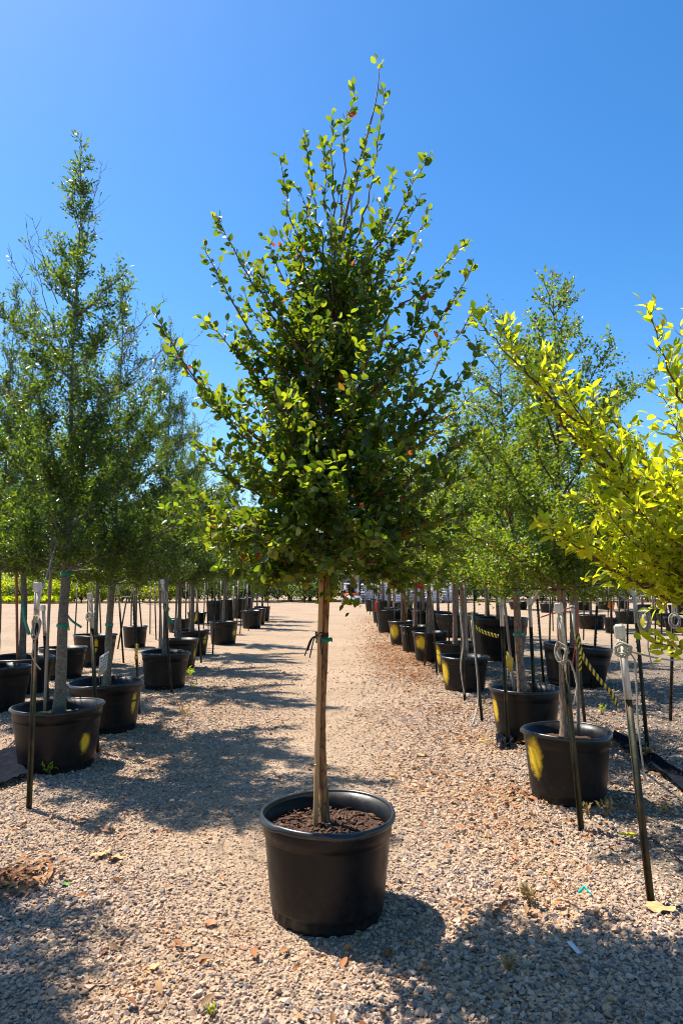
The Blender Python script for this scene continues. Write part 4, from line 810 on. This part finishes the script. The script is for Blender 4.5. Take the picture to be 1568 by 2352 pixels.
# ------------------------------------------------------------------ tags and cards
M['white_card'] = pm('white_card', [(.3, (.60, .58, .54)), (.7, (.74, .72, .68))], 8, .6, 0)
M['yellow_card'] = pm('yellow_card', [(.3, (.72, .42, .03)), (.7, (.82, .52, .05))], 8, .5, 0)
M['orange_card'] = pm('orange_card', [(.3, (.85, .17, .01)), (.7, (.92, .23, .02))], 8, .5, 0)
M['red_card'] = pm('red_card', [(.3, (.80, .06, .05)), (.7, (.88, .10, .08))], 8, .5, 0)
M['ink'] = pm('ink', [(.3, (.02, .02, .03)), (.7, (.05, .04, .05))], 20, .7, 0)
M['wire'] = pm('wire', [(.3, (.25, .25, .25)), (.7, (.45, .45, .45))], 20, .4, 0, metal=.7)
def card(name, label, A, B, C_, Dd, mat, lines=0, seed=0, wires=None, cat='tag', th=.003, handwriting=True, extra=None):
    # A top-left, B top-right, C bottom-right, D bottom-left
    A, B, C_, Dd = (np.array(q, float) for q in (A, B, C_, Dd)); o0 = Dd.copy(); root = empty(name, o0); tag(root, label, cat)
    n = nrm(np.cross(B-A, Dd-A)); n = n if n[1] < 0 else -n
    P = np.array([A, B, C_, Dd])-o0; V = np.concatenate([P+n*th/2, P-n*th/2]); ob('card', MB().add(V, [[0, 1, 2, 3], [7, 6, 5, 4], [0, 4, 5, 1], [1, 5, 6, 2], [2, 6, 7, 3], [3, 7, 4, 0]]), M[mat], root)
    if lines:
        r = np.random.default_rng(seed); m_ = MB()
        def q(s, t): return (P[0]*(1-s)+P[1]*s)*(1-t)+(P[3]*(1-s)+P[2]*s)*t+n*(th/2+.0006)
        H_ = np.linalg.norm(Dd-A)
        for k in range(lines):
            t = .14+.62*k/max(lines-1, 1); s = r.uniform(.08, .16); e = r.uniform(.65, .92)
            while s < e:
                w = r.uniform(.10, .22); pts = [q(min(s+w*j/9, .95), t+r.uniform(-.035, .035)*(1.5 if k == 0 else 1)) for j in range(10)]; m_.tube(pts, H_*.007, 4); s += w+r.uniform(.03, .06)
        ob('writing', m_, M['ink'], root)
    if wires is not None:
        for w0, w1 in wires: ob('wire', MB().tube([np.array(w0)-o0, np.array(w1)-o0], .0018, 5), M['wire'], root)
    return root
y2 = yL2-.18
card('name_card', 'white handwritten card on wires in the second oak pot', px(230, 1508, y2), px(250, 1495, y2+.05), px(245, 1540, y2+.05), px(225, 1557, y2), 'white_card', 5, 1, [(px(229, 1548, y2+.01), px(228, 1585, y2+.01)), (px(236, 1543, y2+.02), px(233, 1585, y2+.02))])
yp3 = gp(318, 1642)[1]-.05
card('plant_tag', 'narrow yellow tag with dark print on the post by the second oak pot', px(313, 1478, yp3), px(319, 1479, yp3), px(315, 1514, yp3), px(309, 1513, yp3), 'yellow_card', 4, 2)
yq = yR2-.2
card('price_card', 'blank amber card on wires in the second elm pot', px(1163, 1496, yq), px(1178, 1512, yq+.05), px(1176, 1545, yq+.05), px(1160, 1528, yq), 'yellow_card', 0, 3, [(px(1165, 1530, yq+.01), px(1162, 1590, yq+.01)), (px(1172, 1540, yq+.02), px(1168, 1590, yq+.02))])
yv = gp(924, 1482)[1]-.1
card('price_card', 'small amber card standing over the seventh elm pot', px(928, 1400, yv), px(936, 1394, yv+.1), px(934, 1416, yv+.1), px(926, 1422, yv), 'yellow_card')
yv = gp(893, 1453)[1]-.3
card('price_card', 'small red card standing over the eighth elm pot', px(861, 1383, yv), px(867, 1380, yv+.1), px(867, 1402, yv+.1), px(861, 1406, yv), 'red_card')
yv = gp(1404, 1453)[1]-.1
card('price_card', 'orange printed card on a young tree far behind the elms', px(1397, 1378, yv), px(1411, 1386, yv), px(1408, 1402, yv), px(1394, 1394, yv), 'orange_card', 5, 5)
yv = gp(440, 1504)[1]-.3
card('price_card', 'small amber card on the trunk of the fifth oak', px(450, 1408, yv), px(457, 1404, yv), px(453, 1424, yv), px(446, 1430, yv), 'yellow_card')
yv = gp(1500, 1425)[1]-2
card('price_card', 'pale card low among the pots at the frame edge', px(1478, 1404, yv), px(1494, 1412, yv), px(1492, 1430, yv), px(1476, 1424, yv), 'white_card', 4, 6)
card('plant_tag', 'white paper tag hanging from the nearest elm trunk', px(1255, 1270, yR1-.1), px(1260, 1270, yR1-.1), px(1276, 1302, yR1-.1), px(1270, 1304, yR1-.1), 'white_card', 2, 7)
card('plant_tag', 'white paper tag dangling beside the leaning second elm trunk', px(1168, 1312, yR2-.1), px(1174, 1310, yR2-.1), px(1186, 1330, yR2-.1), px(1181, 1332, yR2-.1), 'white_card', 0, 8)

# ---- caution ribbon and flagging tape
def ribbonmat():
    m, nt, b, out = newmat('caution_ribbon'); at = N(nt, 'ShaderNodeAttribute', _attribute_name='s')
    mu = N(nt, 'ShaderNodeMath', _operation='MULTIPLY'); mu.inputs[1].default_value = 22.0; nt.links.new(at.outputs['Fac'], mu.inputs[0])
    fr = N(nt, 'ShaderNodeMath', _operation='FRACT'); nt.links.new(mu.outputs[0], fr.inputs[0])
    nt.links.new(ramp(nt, fr.outputs[0], [(0, (.75, .55, .02)), (.5, (.02, .02, .02))], 'CONSTANT'), b.inputs['Base Color']); b.inputs['Roughness'].default_value = .4; return m
M['caution'] = ribbonmat()
def flag(label, P, w, mat, wdir=(.8, 0, .6), cat='ribbon'):
    P = np.array(P, float); C = catmull(P, 10); m_ = ribbon(C-P[0], nrm(np.array(wdir, float)), w)
    if mat == 'caution':
        # slanted stripes: shift the run length between the two edges
        A = np.concatenate(m_.A).copy(); n = len(C); A[n:3*n] += .03; me = mesh_np('ribbon', np.concatenate(m_.V), np.concatenate(m_.F), True, {'s': A})
    else: me = m_.mesh('ribbon', True)
    o = ob('ribbon', me, M[mat], None, P[0]); return tag(o, label, cat)
flag('yellow and black striped ribbon trailing from the nearest elm trunk', [px(1322, 1455, yR1-.06), px(1340, 1510, yR1-.12), px(1375, 1560, yR1-.12), px(1405, 1595, yR1-.1), px(1417, 1622, yR1-.1)], .03, 'caution')
flag('short striped ribbon end hanging beside the nearest elm trunk', [px(1326, 1455, yR1-.05), px(1332, 1490, yR1-.07), px(1331, 1540, yR1-.07)], .026, 'caution', (1, 0, .1))
flag('striped ribbon stretched behind the second elm trunk', [px(1088, 1438, yR2+2), px(1110, 1452, yR2+2), px(1144, 1462, yR2+2)], .05, 'caution', (.2, 0, 1))
yb2 = gp(142, 1556)[1]
flag('striped ribbon on an oak trunk in the second oak row', [px(146, 1372, yb2-.1), px(153, 1410, yb2-.12), px(159, 1448, yb2-.12)], .035, 'caution', (1, 0, .2))
flag('green flagging tape streaming from an oak trunk in the second row', [px(150, 1405, yb2-.1), px(165, 1425, yb2-.13), px(188, 1441, yb2-.15)], .04, 'green_tape', (.4, 0, .9))
flag('green tape end hanging on the trunk at the second row front', [px(52, 1385, gp(48, 1588)[1]-.1), px(58, 1425, gp(48, 1588)[1]-.12), px(68, 1458, gp(48, 1588)[1]-.12)], .05, 'green_tape', (.9, 0, .3))
y3 = gp(378, 1580)[1]
flag('green tape streaming from the third oak trunk', [px(376, 1390, y3-.08), px(382, 1410, y3-.1), px(398, 1432, y3-.12)], .04, 'green_tape', (.7, 0, .6))

# ------------------------------------------------------------------ litter, weeds and small things on the ground
def dead_leaf(label, u, v, size, rz, mat, lobes=5, curl=.25, seed=0, name='fallen_leaf'):
    r = np.random.default_rng(seed); g = gp(u, v); n = 40; V = [[0, 0, .004]]
    for k in range(n):
        a_ = 2*math.pi*k/n; q = .5*(.62+.38*abs(math.cos(a_*lobes/2)))*(1+.06*r.normal()); x, y = q*math.cos(a_)*1.0, q*math.sin(a_)*.72; V.append([x, y, curl*(x*x*.9-y*y*.3)+.03*math.sin(a_*5)])
    V = np.array(V)*size; V[:, 2] += .016-V[:, 2].min(); th = .0012; F = [[0, 1+k, 1+(k+1) % n] for k in range(n)]
    me = mesh_np(name, np.concatenate([V, V-np.array([0, 0, th])]), F+[[a_[2]+n+1, a_[1]+n+1, a_[0]+n+1] for a_ in F], True); o = ob(name, me, M[mat], None, (g[0], g[1], float(gh(g[0], g[1])))); o.rotation_euler = (r.normal(0, .15), r.normal(0, .15), rz); return tag(o, label, 'fallen leaf')
M['tan_leaf'] = pm('tan_leaf', [(.3, (.45, .22, .08)), (.6, (.66, .38, .17)), (.8, (.72, .48, .25))], 30, .7, .4, 80)
M['red_leaf'] = pm('red_leaf', [(.3, (.40, .12, .05)), (.7, (.62, .28, .13))], 30, .7, .4, 80)
M['green_leaf'] = pm('green_leaf', [(.3, (.08, .22, .02)), (.7, (.14, .32, .03))], 30, .5, .2, 80)
dead_leaf('curled tan leaf of the clump lying left of the big pot', 233, 1973, .11, .4, 'tan_leaf', 4, .5, 1); dead_leaf('wide tan leaf joined to the clump left of the big pot', 262, 1982, .12, 1.4, 'tan_leaf', 5, .4, 2)
dead_leaf('lone orange oak leaf lying just left of the big pot', 483, 2128, .075, .2, 'red_leaf', 7, .3, 3); dead_leaf('single green leaf dropped on the shaded gravel', 150, 2040, .05, .6, 'green_leaf', 5, .4, 4)
dead_leaf('small rust leaf on the gravel right of the lane', 1180, 1975, .05, .8, 'red_leaf', 3, .5, 5); dead_leaf('rust leaf beneath the nearest leaning post', 1470, 1925, .06, .1, 'red_leaf', 3, .3, 6); dead_leaf('torn tan leaf at the foot of the nearest leaning post', 1510, 2092, .16, -.5, 'tan_leaf', 3, .3, 7)
dead_leaf('pale fallen leaf near the bottom of the picture', 355, 2228, .05, .5, 'tan_leaf', 3, .4, 8); dead_leaf('big tan leaf lying in the lane behind the big pot', 965, 1737, .12, .3, 'tan_leaf', 5, .3, 9)
M['teal'] = pm('teal_plastic', [(.3, (.0, .45, .40)), (.7, (.02, .58, .52))], 30, .35, 0)
g = gp(1345, 2060); o = flag('crumpled teal ribbon scrap lying on the gravel', [g+np.array([-.04, .0, .022]), g+np.array([-.015, .012, .032]), g+np.array([.0, .022, .04]), g+np.array([.012, .0, .028]), g+np.array([.022, -.018, .024])], .016, 'teal', (0, .5, .8), 'scrap')
M['white_plastic'] = pm('white_plastic', [(.3, (.62, .63, .66)), (.7, (.75, .75, .76))], 30, .4, 0)
g = gp(1318, 2188); flag('white plastic strip lying in the shade near the bottom', [g+np.array([-.012, .035, .03]), g+np.array([-.004, .01, .026]), g+np.array([.002, -.02, .022]), g+np.array([.008, -.045, .02])], .02, 'white_plastic', (1, 0, .3), 'scrap')
M['yellow_plastic'] = pm('yellow_plastic', [(.3, (.72, .60, .02)), (.7, (.80, .68, .03))], 30, .4, 0)
M['tube'] = pm('black_tube', [(.3, (.012, .012, .013)), (.7, (.03, .03, .032))], 30, .45, 0)
g1 = gp(1418, 1922); g2 = gp(1462, 1924); o = ob('drip_spike', MB().tube([np.zeros(3), (g2-g1)*.15, (g2-g1)*.8, g2-g1], [.002, .008, .009, .010], 8).mesh('drip_spike', True), M['yellow_plastic'], None, g1+np.array([0, 0, .02])); tag(o, 'yellow plastic drip spike on bare soil beside the leaning post', 'drip spike')
g1 = gp(1096, 1706); o = ob('drip_spike', MB().tube([np.zeros(3), np.array([.1, .03, .0]), np.array([.14, .04, 0])], [.004, .01, .008], 8).mesh('drip_spike', True), M['yellow_plastic'], None, g1+np.array([0, 0, .015])); tag(o, 'yellow plastic spike on the gravel before the second elm pot', 'drip spike')
def hose(label, uv, r=.006, lift=.012): return rope(label, [gp(u, v)+np.array([0, 0, lift+r]) for u, v in uv], r, 'hose', 'tube', 8, 'hose')
hose('thin black drip line curling from the yellow spike', [(1462, 1925), (1500, 1935), (1540, 1965), (1590, 2010)], .005)
hose('black drip line crossing the soil behind the nearest elm pot', [(1410, 1700), (1450, 1735), (1500, 1745), (1570, 1715)], .007)
hose('second black drip line by the weed fabric', [(1340, 1640), (1400, 1680), (1480, 1790), (1590, 1830)], .007)
hose('black drip line arcing towards the frame edge', [(1440, 1790), (1500, 1770), (1545, 1720), (1580, 1660)], .006)
hose('black drip line at the left frame edge', [(-20, 1780), (20, 1720), (55, 1690), (80, 1660)], .008)
M['fabric'] = pm('weed_fabric', [(.3, (.008, .010, .014)), (.7, (.018, .020, .028))], 15, .9, .5, 25, .01, spec=.0)
def fabric(label, quad, seed):
    r = np.random.default_rng(seed); Q = np.array([gp(u, v) for u, v in quad]); n = 26; m = 14; V = []
    for i in range(n):
        for j in range(m):
            s, t = i/(n-1), j/(m-1); p = (Q[0]*(1-s)+Q[1]*s)*(1-t)+(Q[3]*(1-s)+Q[2]*s)*t
            V.append([p[0], p[1], .06+.02*math.sin(9*s+3*t+seed)*math.sin(5*t+seed)+.006*r.normal()+float(gh(p[0], p[1]))])
    V = np.array(V); c = Q[0].copy(); i = np.arange(n-1)[:, None]*m+np.arange(m-1)[None, :]; i = i.ravel(); F = np.stack([i, i+1, i+m+1, i+m], 1); k = len(V)
    F2 = F[:, ::-1]+k; me = mesh_np('weed_fabric', np.concatenate([V, V-np.array([0, 0, .004])])-c, np.concatenate([F, F2]), True); o = ob('weed_fabric', me, M['fabric'], None, c); return tag(o, label, 'weed fabric')
fabric('black weed fabric bunched beneath the nearest oak pot', [(-60, 1735), (60, 1730), (75, 1790), (-60, 1835)], 1)
fabric('strip of black weed fabric running beside the nearest elm pot', [(1395, 1700), (1420, 1690), (1600, 1815), (1590, 1850)], 2)
fabric('crumpled black plastic at the foot of the second elm pot', [(1138, 1700), (1180, 1700), (1180, 1722), (1140, 1724)], 3)
def scatter_leaves(name, label, pts, size, mat, tpl, upb=1.2, cat='leaf litter', z=.02, dirup=0.0):
    n = len(pts); r = np.random.default_rng(len(name)+n); a_ = r.uniform(0, 6.28, n); d = nrm(np.stack([np.cos(a_), np.sin(a_), r.normal(dirup, .25, n)], 1)); nn = nrm(np.stack([r.normal(0, .4, n), r.normal(0, .4, n), np.full(n, upb)], 1))
    P = np.stack([pts[:, 0], pts[:, 1], gh(pts[:, 0], pts[:, 1])+z*r.uniform(.5, 1.2, n)], 1); me = foliage_mesh(name, (P, d, nn, size*r.uniform(.5, 1.3, n), r.uniform(0, 1, n)), tpl); o = ob(name, me, M[mat]); return tag(o, label, cat, kind='stuff')
LP = []
def cloud(u, v, n, sx, sy):
    g = gp(u, v); LP.append(np.stack([g[0]+rng.normal(0, sx, n), g[1]+rng.normal(0, sy, n)], 1))
for u, v, n, sx, sy in [(900, 1490, 1500, .42, 1.3), (920, 1520, 1500, .42, .9), (885, 1458, 1500, .45, 2.2), (862, 1428, 900, .5, 3), (940, 1550, 500, .4, .6), (960, 1570, 260, .5, .5), (1000, 1640, 220, .5, .5), (1080, 1700, 160, .35, .3), (1060, 1780, 90, .3, .3), (1180, 1830, 70, .25, .2), (1220, 1900, 50, .3, .15), (1120, 1900, 30, .3, .3), (1340, 1600, 300, 1.0, 1.2), (1450, 1700, 160, .6, .6),
                       (20, 2025, 260, .14, .12), (440, 1620, 70, .5, .5), (480, 1590, 40, .5, .5), (340, 1690, 50, .4, .4), (1480, 1800, 60, .4, .3), (1450, 1860, 40, .3, .2), (1390, 1930, 24, .2, .1), (300, 1900, 16, .5, .4), (250, 2100, 14, .5, .3), (900, 2250, 14, .6, .2), (600, 2300, 12, .5, .15), (700, 1750, 24, .8, .8), (1180, 2080, 24, .15, .08), (1400, 1650, 120, 1.2, 1.2), (1200, 1640, 60, .4, .5), (60, 1900, 30, .4, .2)]: cloud(u, v, n, sx, sy)
scatter_leaves('leaf_litter', 'rusty dry leaf litter gathered along the elm row', np.concatenate(LP), .065, 'litter', TPL_LANCE, z=.032)
M['dry_grass'] = leafmat('dry_grass', [(0, (.30, .20, .08)), (1, (.42, .30, .13))], [(0, (.3, .2, .06)), (1, (.4, .3, .1))], .3, .7)
def tuft(label, u, v, h, n, mat, tpl=TPL_LANCE, spread=.6, seed=0, cat='weed', lw=None):
    r = np.random.default_rng(seed+int(u)); g = gp(u, v); root = empty('weed', (g[0], g[1], float(gh(g[0], g[1])))); tag(root, label, cat)
    st_ = MB(); L = []
    for k in range(n):
        a_ = r.uniform(0, 6.28); tip = np.array([math.cos(a_)*spread*h*r.uniform(.2, 1), math.sin(a_)*spread*h*r.uniform(.2, 1), h*r.uniform(.55, 1)]); P = catmull([np.zeros(3), tip*.5+np.array([0, 0, .1*h]), tip], 4); st_.tube(P, np.linspace(.0016, .0007, len(P)), 4)
        for t in range(2, len(P)): L.append((P[t], nrm(tip+r.normal(0, .5*h, 3)), nrm(UP+r.normal(0, .5, 3)), (lw or .35*h)*r.uniform(.5, 1.1), r.uniform()))
    ob('stem', st_, M['dry_grass'] if mat == 'dry_grass' else M['twig'], root)
    me = foliage_mesh('leaves', tuple(np.array([q[i] for q in L]) for i in range(5)), tpl); ob('leaves', me, M[mat], root, kind='stuff')
for a_ in [('green weed sprig growing at the left foot of the oak post', 108, 1782, .13, 4, 'hedge_leaf'), ('low weed with yellow leaves beside the third oak pot', 435, 1560, .2, 8, 'hedge_leaf'), ('thin grass sprig in the lane near the third oak pot', 420, 1660, .22, 4, 'dry_grass'), ('yellow-green weed on bare soil behind the nearest elm pot', 1380, 1640, .12, 8, 'hedge_leaf'),
           ('dry brown grass tuft in the gravel right of the big pot', 1215, 2075, .09, 14, 'dry_grass'), ('dry grass tuft at the right foot of the nearest elm pot', 1395, 1880, .12, 10, 'dry_grass'), ('small green leaf weed in the shade right of the elms', 1526, 1870, .07, 3, 'hedge_leaf'), ('thin dry stalk tuft beside the post shadow', 1350, 1880, .1, 6, 'dry_grass'), ('tiny green weed at the bottom edge of the picture', 485, 2345, .05, 6, 'hedge_leaf'), ('rusty dried weed at the foot of the far green post', 1490, 1748, .14, 10, 'dry_grass'), ('green grass sprig in the lane shade', 445, 1590, .15, 4, 'hedge_leaf'), ('dry weed in the dark shadow at lower right', 1170, 2245, .07, 14, 'dry_grass')]: tuft(*a_)

# ------------------------------------------------------------------ what stands beyond the lot
def clump_tree(seed, height, radius, clear, n, size):
    T = Tree(seed); C = catmull([np.zeros(3), [0.1, 0, height*.4], [0, .1, height*.8]], 6); T.trunk.tube(C, np.linspace(.18, .05, len(C))*height/7, 8)
    for k in range(26):
        an = T.r.uniform(0, 6.28); h = T.r.uniform(clear, height*.95); R = radius*math.sqrt(max(.05, 1-((h-height*.52)/(height*.52))**2))*T.r.uniform(.35, 1); p1 = np.array([math.cos(an)*R, math.sin(an)*R, h]); p0 = C[min(int(h*.6/height*len(C)), len(C)-1)]
        T.wood.tube(T.bez(p0, (p0+p1)/2, p1, 5, .1), np.linspace(.05, .015, 5), 4); m = n//26; cl = T.r.normal(size=(m, 3))*np.array([.30, .30, .22])*radius*.62
        for q in cl: T.leaf(p1+q, q+T.rnd()*.4, size*T.r.uniform(.6, 1.3))
    return T
T_far = [clump_tree(61, 8.0, 3.2, 1.2, 5200, .26), clump_tree(62, 9.0, 3.4, 1.0, 5200, .26)]; FARC = [dict(), dict()]
for i, (u, y, s) in enumerate(sorted([(560, 62, .62), (615, 64, .7), (665, 66, .75), (712, 63, .72), (752, 67, .8), (505, 66, .6), (455, 75, .55), (880, 72, .75), (940, 66, .8), (1000, 70, .85), (1060, 64, .8), (1120, 70, .9), (1180, 66, .85), (1240, 68, .9), (1310, 64, .85), (1380, 70, .95), (1450, 66, .9), (1520, 68, .95), (1590, 64, .9)])):
    x = (u-CX)/FPX*y; make_tree('background_tree', T_far[i % 2], TPL_CLUMP, (x, y, 0), '%s leafy tree from the left closing off the far lot' % ('first' if i == 0 else ORD[i]), 'tree', ('elm_bark', 'twig', 'far_leaf'), 'trees closing off the lot', rz=i*1.3, scale=s, cache=FARC[i % 2])
def shrub_tree(seed):
    T = Tree(seed); T.trunk.tube([np.zeros(3), np.array([0, 0, .5])], [.05, .03], 6)
    for k in range(20): p1 = np.array([T.r.normal(0, .45), T.r.normal(0, .45), T.r.uniform(.4, 1.5)]); T.wood.tube([np.array([0, 0, .15]), p1], [.02, .006], 4); [T.leaf(p1+T.rnd()*np.array([.22, .22, .2]), T.rnd()+UP*.6, .13*T.r.uniform(.6, 1.3)) for _ in range(80)]
    return T
T_sh = [shrub_tree(71), shrub_tree(72)]; SHC = [dict(), dict()]; SHD = [dict(), dict()]
for i in range(30):
    u = -40+i*15.5; y = 57+2.5*((i*7) % 3); x = (u-CX)/FPX*y; yel = (i % 5) != 1
    c = SHC if yel else SHD
    make_tree('shrub', T_sh[i % 2], TPL_CLUMP, (x, y, 0), ('%s bright yellow-green shrub from the left across the far yard' if yel else '%s dark green shrub from the left across the far yard') % ('first' if i < 2 else ORD[i-(i+4)//5 if yel else i//5]), 'shrub', ('elm_bark', 'twig', 'hedge_leaf' if yel else 'far_leaf'), 'yellow shrubs across the yard' if yel else 'green shrubs across the yard', rz=i*.9, scale=[1.5, 1.1, 1.3, .9, 1.2][i % 5], cache=c[i % 2])
for i in range(40):
    u = 430+i*30; y = 58+2.0*((i*5) % 3); x = (u-CX)/FPX*y
    if 780 < u < 860: continue
    make_tree('shrub', T_sh[i % 2], TPL_CLUMP, (x, y, 0), 'dark green bush of the undergrowth beneath the far trees', 'shrub', ('elm_bark', 'twig', 'far_leaf'), 'undergrowth bushes beneath the far trees', rz=i*.7, scale=[1.5, 1.2, 1.6, 1.3][i % 4], cache=SHD[i % 2])
gl = np.stack([np.random.default_rng(5).uniform(-30, -22, 2500), np.random.default_rng(6).uniform(54.5, 56.5, 2500)], 1)
scatter_leaves('grass', 'strip of green grass at the edge of the far yard', gl, .45, 'hedge_leaf', TPL_LANCE, .3, 'grass', .2, 1.2)
M['greige'] = pm('shed_wall', [(.3, (.30, .26, .22)), (.7, (.38, .33, .28))], 3, .8, .2, 20, .01, stretch=(6, 6, .4)); M['dark_roof'] = pm('roof', [(.3, (.03, .035, .035)), (.7, (.07, .075, .07))], 3, .7, .2)
M['house_roof'] = pm('house_roof', [(.3, (.20, .19, .19)), (.7, (.30, .29, .28))], 3, .8, .3); M['house_wall'] = pm('house_wall', [(.3, (.34, .32, .30)), (.7, (.42, .40, .37))], 3, .8, .1)
M['glass'] = pm('window_glass', [(.3, (.02, .025, .03)), (.7, (.04, .05, .06))], 3, .1, 0, spec=.8)
def gable(name, label, x, y, w, d, h, rh, wall, roof, door=True, eave=.25):
    root = empty(name, (x, y, 0)); tag(root, label, 'building'); b = MB(); V = [[-w/2, -d/2, 0], [w/2, -d/2, 0], [w/2, d/2, 0], [-w/2, d/2, 0], [-w/2, -d/2, h], [w/2, -d/2, h], [w/2, d/2, h], [-w/2, d/2, h], [0, -d/2, h+rh], [0, d/2, h+rh]]
    b.add(V, [[0, 1, 5], [0, 5, 4], [4, 5, 8], [1, 2, 6], [1, 6, 5], [2, 3, 7], [2, 7, 6], [6, 7, 9], [3, 0, 4], [3, 4, 7]]); ob('wall', b, M[wall], root)
    for s in (-1, 1):
        r_ = MB(); sl = np.array([s*w/2, 0, -rh]); L = np.linalg.norm(sl); e = sl/L*(L+eave); n_ = np.array([s*rh, 0, w/2]); n_ /= np.linalg.norm(n_); t0 = np.array([0, 0, h+rh])+n_*.02; t1 = t0+e; yy = d/2+eave
        Q = [t0+[0, -yy, 0], t1+[0, -yy, 0], t1+[0, yy, 0], t0+[0, yy, 0]]; Q = np.array(Q); V2 = np.concatenate([Q, Q+n_*.12]); r_.add(V2, [[0, 3, 2, 1], [4, 5, 6, 7], [0, 1, 5, 4], [1, 2, 6, 5], [2, 3, 7, 6], [3, 0, 4, 7]]); ob('roof', r_, M[roof], root)
    if door:
        ob('door', MB().box((w*.12, -d/2-.03, 1.0), (.95, .06, 2.0)), M[roof], root)
        wn_ = ob('window', MB().box((-w*.25, -d/2-.03, 1.5), (.8, .06, .8)), M['house_wall'], root); ob('pane', MB().box((-w*.25, -d/2-.07, 1.5), (.66, .02, .66)), M['glass'], wn_)
    return root
gable('shed', 'greige shed with dark roof at the far end of the lane', (815-CX)/FPX*61+.4, 61, 3.2, 4, 2.1, .9, 'greige', 'dark_roof')
gable('house', 'grey-roofed house far behind the yellow shrubs', (475-CX)/FPX*110, 110, 9, 12, 3.2, 2.4, 'house_wall', 'house_roof')
root = gable('barn', 'long low dark-roofed barn behind the far shrubs', (70-CX)/FPX*85, 85, 14, 8, 2.0, .6, 'house_wall', 'dark_roof')
# white-wrapped pallets and the small loader
M['wrap'] = pm('pallet_wrap', [(.3, (.52, .54, .58)), (.7, (.72, .73, .75))], 4, .3, 1.0, 6, .05, stretch=(.6, .6, 3)); M['pallet'] = pm('pallet_wood', [(.3, (.20, .14, .08)), (.7, (.34, .25, .15))], 8, .8, .2)
def pallet(label, u, y, w, h, seed):
    r = np.random.default_rng(seed); x = (u-CX)/FPX*y; root = empty('wrapped_pallet', (x, y, 0)); tag(root, label, 'pallet', 'white wrapped pallets at the end of the lane'); b = MB()
    for k in range(3): b.box(((k-1)*w*.42, 0, .05), (.1, 1.1, .1))
    for k in range(5): b.box((0, -.5+k*.25, .115), (w, .14, .025))
    ob('pallet', b, M['pallet'], root); nl = 7
    for k in range(nl):
        bm = bmesh.new(); bmesh.ops.create_cube(bm, size=1); bmesh.ops.scale(bm, vec=(w*r.uniform(.93, 1.0), 1.05*r.uniform(.93, 1), h/nl*1.02), verts=bm.verts); bmesh.ops.bevel(bm, geom=list(bm.edges), offset=.07, segments=3, affect='EDGES'); bmesh.ops.translate(bm, vec=(r.normal(0, .03), r.normal(0, .03), .135+h/nl*(k+.5)), verts=bm.verts)
        for f in bm.faces: f.smooth = True
        me = bpy.data.meshes.new('sack_layer'); bm.to_mesh(me); bm.free(); ob('sack_layer', me, M['wrap'], root)
for i, (u, y, h) in enumerate([(846, 56.5, 1.45), (882, 57.5, 1.55), (915, 56, 1.5), (952, 57, 1.6), (990, 56.5, 1.45), (1030, 57, 1.55)]): pallet('white wrapped stack of sacks, %s to the right of the orange loader' % ORD[i] if i else 'leftmost white wrapped stack of sacks, beside the orange loader', u, y, 1.25, h, i)
M['orange_paint'] = pm('orange_paint', [(.3, (.62, .07, .02)), (.7, (.72, .10, .03))], 5, .4, .05); M['white_paint'] = pm('white_paint', [(.3, (.70, .70, .68)), (.7, (.80, .80, .78))], 5, .4, .05); M['rubber'] = pm('rubber', [(.3, (.012, .012, .012)), (.7, (.03, .03, .03))], 20, .8, .3)
ly = 55.5; lx = (806-CX)/FPX*ly; root = empty('loader', (lx, ly, 0)); tag(root, 'small orange and white loader parked at the far end of the lane', 'loader')
b = MB(); b.box((0, 0, .62), (1.15, 1.9, .42)); b.box((0, -.99, .5), (1.0, .08, .3)); ob('body', b, M['orange_paint'], root)
b = MB(); b.box((0, .75, 1.0), (1.1, .5, .34)); 
for s in (-1, 1): b.tube([np.array([s*.5, -.75, .8]), np.array([s*.48, -.45, 1.5]), np.array([s*.48, .5, 1.55]), np.array([s*.5, .7, .9])], .07, 6); b.box((s*.6, .1, .98), (.1, 1.5, .12))
b.box((0, .05, 1.58), (1.15, 1.25, .1)); ob('cab', b, M['white_paint'], root)
ob('seat', MB().box((0, .1, .95), (.5, .5, .25)).box((0, .35, 1.2), (.5, .12, .5)), M['rubber'], root)
for sx in (-1, 1):
    for sy in (-1, 1):
        w_ = MB().lathe([(.12, -.12), (.30, -.12), (.34, -.08), (.34, .08), (.30, .12), (.12, .12)], 20).mesh('wheel', True); o = ob('wheel', w_, M['rubber'], root, (sx*.68, sy*.58, .34)); o.rotation_euler = (0, math.pi/2, 0)
ob('bucket', MB().box((0, -1.55, .12), (1.5, .6, .05)).box((0, -1.28, .38), (1.5, .05, .5)).box((-.73, -1.55, .3), (.04, .6, .34)).box((.73, -1.55, .3), (.04, .6, .34)).box((-.45, -1.15, .5), (.1, .5, .12)).box((.45, -1.15, .5), (.1, .5, .12)), M['white_paint'], root)
